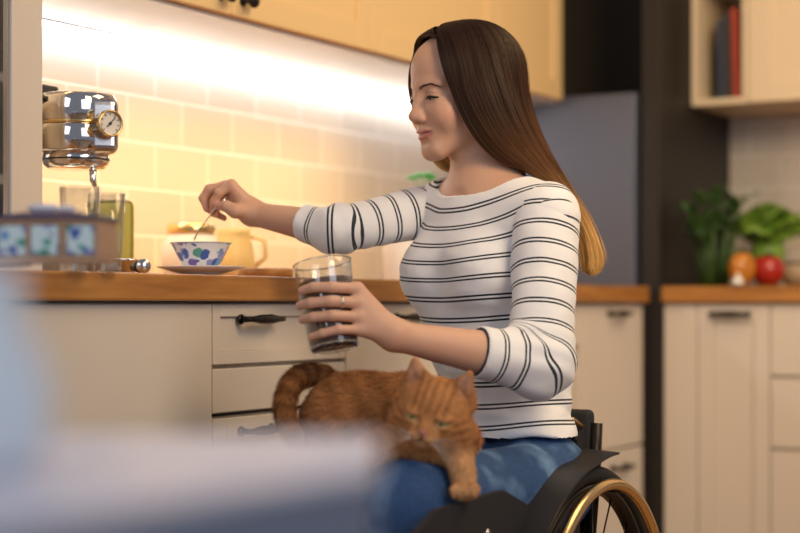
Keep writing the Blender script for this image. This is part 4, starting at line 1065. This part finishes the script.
def catcol(V):
    q = (V-COn)@CM; x = np.abs(q[:, 0]); y = q[:, 1]; z = q[:, 2]; n = len(V)
    base = np.array((.45, .20, .072)); dark = np.array((.20, .078, .024)); pale = np.array((.70, .42, .20))
    rel = (V-V3(CAMP)); U_ = rel@V3(RV); Zd = rel@V3(FV); Zz = rel@V3(UV_)
    wob = vnoise(V, 40, 21); st = np.zeros(n)
    # head: lines up the forehead, cheek bars
    inh = np.clip(1.3-np.linalg.norm(q, axis=1)/.062, 0, 1)*3; inh = np.clip(inh, 0, 1)
    fore = (np.sin((x+.006*(wob-.5))*520+1.57)*.5+.5)*np.clip((z-.008)/.01, 0, 1)*np.clip((y+.02)/.02, 0, 1)*(x < .03)
    cheek = (np.sin((z*1.0-.25*x)*520)*.5+.5)*np.clip((x-.030)/.008, 0, 1)*np.clip((.012-z)/.008, 0, 1)
    headst = np.clip(fore+cheek, 0, 1)
    # body: soft bands across the trunk, rings on the tail
    bs = np.sin((U_*1.0+Zz*.5)*150+wob*4)*.5+.5
    tl = np.min([np.linalg.norm(V-V3(t_), axis=1) for t_ in TAIL[3:]], axis=0); ist = np.clip(1.6-tl/.024, 0, 1)
    # tail rings follow the arc
    tp = np.zeros(n); bd = np.full(n, 9.0); L_ = 0
    for i in range(len(TAIL)-1):
        a = V3(TAIL[i]); b_ = V3(TAIL[i+1]); ba = b_-a; t_ = np.clip(((V-a)@ba)/float(ba@ba), 0, 1); dd_ = np.linalg.norm(V-a-t_[:, None]*ba, axis=1); l_ = float(np.linalg.norm(ba)); m_ = dd_ < bd; tp[m_] = L_+t_[m_]*l_; bd[m_] = dd_[m_]; L_ += l_
    ring = np.sin(tp*260)*.5+.5
    bodyst = bs*.55*(1-ist)+ring*.9*ist+ist*.3
    st = headst*inh*.62*(.5+wob)+bodyst*(1-inh)*.8
    c = base[None]*(1-st[:, None])+dark[None]*st[:, None]
    pl = np.clip(1.25-np.sqrt((x/.024)**2+((y-.052)/.03)**2+((z+.024)/.014)**2), 0, 1)*1.2
    pl = np.clip(pl+np.clip(1.3-np.sqrt(((x-.0215)/.014)**2+((z-.002)/.009)**2), 0, 1)*(y > .02)*.5*inh, 0, 1)
    low = np.clip((V3(at(400, 432, 2.5))[2]-V[:, 2])/.03, 0, 1)*np.clip((U_-(-.06))/.04, 0, 1)*(1-inh)*(1-ist)*.55
    pl = np.clip(pl+low, 0, 1)[:, None]; c = c*(1-pl)+pale*pl
    nose = np.clip(1.4-np.sqrt((x/.0055)**2+((y-.062)/.006)**2+((z+.009)/.0042)**2), 0, 1)[:, None]; nose = np.clip(nose*2, 0, 1); c = c*(1-nose)+np.array((.50, .20, .15))*nose
    earin = (np.clip(1-np.sqrt(((x-.038)/.012)**2+((z-.052)/.022)**2), 0, 1)*2*(y > -.004)*(y < .02)); earin = np.clip(earin, 0, 1)[:, None]*.6; c = c*(1-earin)+np.array((.72, .42, .28))*earin
    return np.clip(c*(.82+.36*vnoise(V, 240, 22)[:, None]), 0, 1)
Cc = catcol(V)
# fur
A_ = V[F[:, 0]]; B2 = V[F[:, 1]]; C2 = V[F[:, 2]]; fn = np.cross(B2-A_, V[F[:, 3]]-A_); ar = np.linalg.norm(fn, axis=1); fn = fn/np.maximum(ar, 1e-12)[:, None]
nb = 95000; pk = RNG.choice(len(F), nb, p=ar/ar.sum()); r1 = RNG.random((nb, 1)); r2 = RNG.random((nb, 1))
P0 = A_[pk]*(1-r1)*(1-r2)+B2[pk]*r1*(1-r2)+C2[pk]*r1*r2+V[F[pk, 3]]*(1-r1)*r2; N0 = fn[pk]
q0 = (P0-COn)@CM; inh = np.linalg.norm(q0-np.array([0, 0, .016]), axis=1) < .078
face = inh & (q0[:, 1] > .012)
nose_w = V3(C2W((0, .060, .0))); comb = np.where(inh[:, None], P0-nose_w, np.tile(V3(-RV*.75-UV_*.45), (nb, 1)))
leg = (np.linalg.norm(P0-V3(at(463, 478, 2.435)), axis=1) < .055); comb[leg] = V3(-UV_)
dt = np.array([np.linalg.norm(P0-V3(t_), axis=1) for t_ in TAIL]); ti = dt.argmin(0); istl = dt.min(0) < .03
td = np.array([list((TAIL[min(i+1, 18)]-TAIL[max(i-1, 0)]).normalized()) for i in range(19)]); comb[istl] = td[ti[istl]]
comb = comb/np.maximum(np.linalg.norm(comb, axis=1, keepdims=True), 1e-6); comb = comb-N0*(comb*N0).sum(1, keepdims=True)
ln = np.where(face, .0048, np.where(inh, .0065, np.where(leg, .006, np.where(istl, .013, .0115))))*RNG.uniform(.6, 1.25, nb)
xx = np.abs(q0[:, 0]); ln[face & (np.sqrt((xx-.0215)**2+(q0[:, 2]-.003)**2) < .010)] *= .15; ln[inh & (q0[:, 2] > .042) & (xx > .02)] *= .45; ln[inh & (q0[:, 2] > .058)] *= .35; ln[inh & (xx > .035) & (q0[:, 2] < -.005)] *= 1.5; ln[(xx < .007) & (q0[:, 1] > .05) & (q0[:, 2] > -.016)] *= .2
dirv = N0*np.where(inh, .30, .42)[:, None]+comb*.9+RNG.normal(0, .16, (nb, 3)); dirv /= np.linalg.norm(dirv, axis=1, keepdims=True)
sdv = np.cross(dirv, N0+RNG.normal(0, .3, (nb, 3))); sdv /= np.maximum(np.linalg.norm(sdv, axis=1, keepdims=True), 1e-6); wv = np.where(inh, .00035, .0005)[:, None]
base0 = P0-N0*.0008
FV_ = np.concatenate([base0-sdv*wv, base0+sdv*wv, base0+dirv*ln[:, None]]); fc0 = catcol(P0)*RNG.uniform(.75, 1.35, (nb, 1))
tri = np.stack([np.arange(nb), np.arange(nb)+nb, np.arange(nb)+2*nb], 1)+len(V)
allV = np.concatenate([V, FV_]); allF = F.tolist()+tri.tolist(); allC = np.clip(np.concatenate([Cc, fc0*.85, fc0*.85, fc0*1.15]), 0, 1)
M['fur'] = attr_mat('ginger_fur', rough=.75, spec=.25)
cat = thing('cat', 'ginger tabby cat lying across the seated woman\'s lap', 'cat', at(400, 450, 2.52))
npmesh('body', allV, allF, M['fur'], cat, allC)
M['whisker'] = mat('whisker', (.85, .82, .75), .4)
M['cateye'] = mat('cat_eye_green', (.33, .36, .14), .08, coat=.8)
for s in (-1, 1):
    e_ = B().ball(C2W((s*.0215, .0350, .0035)), .0105, 3).build('eye', M['cateye'], cat, True)
    bb = B(); bb.tube([C2W((s*.0215, .0459, .0065)), C2W((s*.0215, .0462, .0035)), C2W((s*.0215, .0456, .0005))], [.0006, .0013, .0006], 6); bb.build('pupil', M['plastic_black'], e_, True)
    bb = B()
    bb.tube([C2W((s*(.0215+.0105*u), .0445-.006*u*u, .0085-.0035*u*u)) for u in np.linspace(-1, 1, 9)], [.0003, .0007, .0009, .001, .001, .001, .0009, .0007, .0003], 6); bb.build('eye_rim', mat('dark_lid', (.10, .04, .02), .5), cat, True)
for s in (-1, 1):
    bb = B()
    for k in range(7):
        a = -.5+.18*k; p0 = C2W((s*.014, .058, -.017-.001*k)); dr = cx_*(s*1.0)+cz_*(.35-.16*k)+cfd*.25; dr.normalize()
        bb.tube([p0, p0+dr*.02, p0+dr*.038-UV_*.003, p0+dr*.052-UV_*.009], [.00028, .00024, .00018, .00006], 4)
    bb.build('whiskers', M['whisker'], cat, True)
bb = B(); bb.tube([C2W((0, .0625, -.012)), C2W((0, .0615, -.019))], .0007, 5)
for s in (-1, 1): bb.tube([C2W((0, .0610, -.019)), C2W((s*.006, .0605, -.0245)), C2W((s*.012, .0575, -.0255))], .0007, 5)
bb.build('mouth_line', mat('mouth_dark', (.12, .045, .03), .6), cat, True)

# ================================================================ WHEELCHAIR
wc = thing('wheelchair', 'black wheelchair with gold-toned hand rims carrying the seated person', 'wheelchair', (.35, -1.80, 0))
AX = Vector((.59, -1.83, .294))
def circ(c, r, n=96, cam_=0): return [Vector((c.x, c.y+r*math.cos(2*PI*k/n), c.z+r*math.sin(2*PI*k/n))) for k in range(n)]
for s, xw in ((1, .588), (-1, .112)):
    c = Vector((xw, AX.y, AX.z)); xo = s*.036
    wp = B(); wp.tube(circ(c, .278), .0155, 14, closed=True); wh = wp.build('tire', M['rubber'], wc, True)
    bb = B(); bb.lathe([(.250, -.011), (.260, -.013), (.265, -.009), (.265, .009), (.260, .013), (.250, .011), (.250, -.011)], c, (1, 0, 0), 96); bb.build('wheel_rim', M['blackmetal'], wc, True)
    bb = B(); bb.tube(circ(c+Vector((xo, 0, 0)), .264), .0095, 14, closed=True); hr = bb.build('hand_rim', M['bronze'], wc, True)
    bb = B()
    for k in range(6):
        a = 2*PI*k/6+.3; u = Vector((0, math.cos(a), math.sin(a))); bb.tube([c+Vector((xo, 0, 0))+u*.255, c+u*.256+Vector((s*.008, 0, 0))], .0035, 8)
    bb.build('rim_tab', M['blackmetal'], hr, True)
    for k in range(18):
        a = 2*PI*k/18+.1; u = Vector((0, math.cos(a), math.sin(a))); v = Vector((0, math.cos(a+.25*(-1)**k), math.sin(a+.25*(-1)**k)))
        B().tube([c+v*.026+Vector((.016*(-1)**k, 0, 0)), c+u*.252], .0016, 6).build('spoke', M['blackmetal'], wc, True)
    bb = B(); bb.lathe([(0, -.03), (.020, -.03), (.028, -.024), (.018, -.016), (.016, .016), (.028, .024), (.020, .03), (.012, .034), (0, .035)], c, (1, 0, 0), 28); bb.build('hub', M['blackmetal'], wc, True)
    # mudguard over the tyre, tip flaring to the rear, with the clothes guard below
    bm = B(); n = 26; rows = []
    for i in range(n+1):
        a = math.radians(172-96*i/n); r = .304+.004*math.sin(i*.3)+(max(0, i-21)/5)**1.5*.016
        rows.append((Vector((0, -math.cos(PI-a)*r*1.0, math.sin(a)*r)), i))
    vs = []
    for p, i in rows:
        w_ = .030
        for dx, dr in ((-w_, 0), (w_, -.004), (w_, -.0075), (-w_, -.0035)):
            q_ = p.normalized()*(p.length+dr); vs.append(bm.bm.verts.new(Vector((c.x+dx-s*.004, c.y-abs(q_.y)*(1 if q_.y < 0 else -1) if False else c.y+q_.y, c.z+q_.z))))
    for i in range(n):
        for k in range(4): bm.bm.faces.new((vs[i*4+k], vs[i*4+(k+1) % 4], vs[i*4+4+(k+1) % 4], vs[i*4+4+k]))
    bm.bm.faces.new(vs[:4][::-1]); bm.bm.faces.new(vs[-4:]); bm.build('mudguard', M['plastic_black'], wc, angle=40)
    xg = c.x-s*.035
    bb = B(); pts = [Vector((0, -.298*math.cos(a_), .298*math.sin(a_))) for a_ in np.linspace(.35, 1.7, 16)]+[Vector((0, .05, .12))]
    bb.hull([Vector((xg+dx, c.y+p.y, c.z+p.z)) for p in pts for dx in (-.003, .003)]); bb.build('clothes_guard', M['plastic_black'], wc)
    # frame side
    xf = c.x-s*.052
    bb = B(); bb.tube([(xf, -1.66, .30), (xf, -1.70, .43), (xf, -1.80, .46), (xf, -2.12, .47), (xf, -2.24, .44), (xf, -2.32, .30), (xf, -2.40, .12)], .0125, 12)
    bb.tube([(xf, -1.66, .30), (xf, -1.85, .28), (xf, -2.10, .30), (xf, -2.32, .31)], .011, 12); bb.tube([(xf, -1.70, .43), (xf, -1.675, .55), (xf, -1.665, .645)], .011, 12); bb.build('side_frame', M['blackmetal'], wc, True)
    bb = B(); bb.tube([(xf, -2.12, .30), (xf, -2.13, .14)], .009); bb.box(xf-.016, -2.17, .05, xf-.012, -2.11, .15); bb.box(xf+.012, -2.17, .05, xf+.016, -2.11, .15); bb.box(xf-.016, -2.16, .14, xf+.016, -2.12, .15); cf_ = bb.build('caster_fork', M['blackmetal'], wc)
    B().lathe([(0, -.011), (.052, -.011), (.0615, -.006), (.0615, .006), (.052, .011), (0, .011)], (xf, -2.14, .0615), (1, 0, 0), 36).build('caster_wheel', M['rubber'], cf_, True)
bb = B(); bb.hull([Vector((x, y, z)) for x in (.558, .569) for y, z in ((-2.37, .40), (-2.38, .535), (-2.31, .565), (-2.10, .572), (-1.9, .50), (-1.85, .42))]); sp2 = bb.build('side_panel', M['nylon'], wc)
bb = B(); bb.lathe([(0, 0), (.006, 0), (.0065, .002), (.004, .004), (0, .004)], (.5695, -2.16, .515), (1, 0, 0), 20); bb.build('snap_button', M['chrome'], sp2, True)
B().box(.155, -2.16, .385, .530, -1.70, .455, .018, 3).build('seat_cushion', M['nylon'], wc, angle=40)
b = B(); b.box(.165, -1.682, .44, .530, -1.652, .668, .010, 3); b.build('backrest', M['nylon'], wc, angle=40)
bb = B(); bb.tube([(.105, AX.y, .302), (.595, AX.y, .302)], .014, 12); bb.build('axle', M['blackmetal'], wc, True)
bb = B(); bb.tube([Vector((.520, -1.69, .640)), Vector((.522, -1.735, .655)), Vector((.520, -1.765, .625))], .0045, 8); bb.build('strap_buckle', M['gold'], wc)
bb = B(); bb.hull([Vector((x, y, z)) for x in (.518, .523) for y, z in ((-1.66, .52), (-1.69, .52), (-1.72, .62), (-1.69, .64))]); bb.build('strap', M['nylon'], wc)
bb = B(); bb.box(.20, -2.50, .085, .50, -2.36, .092, .002); bb.tube([(.164, -2.40, .12), (.536, -2.40, .12)], .010); bb.build('footrest', M['blackmetal'], wc)
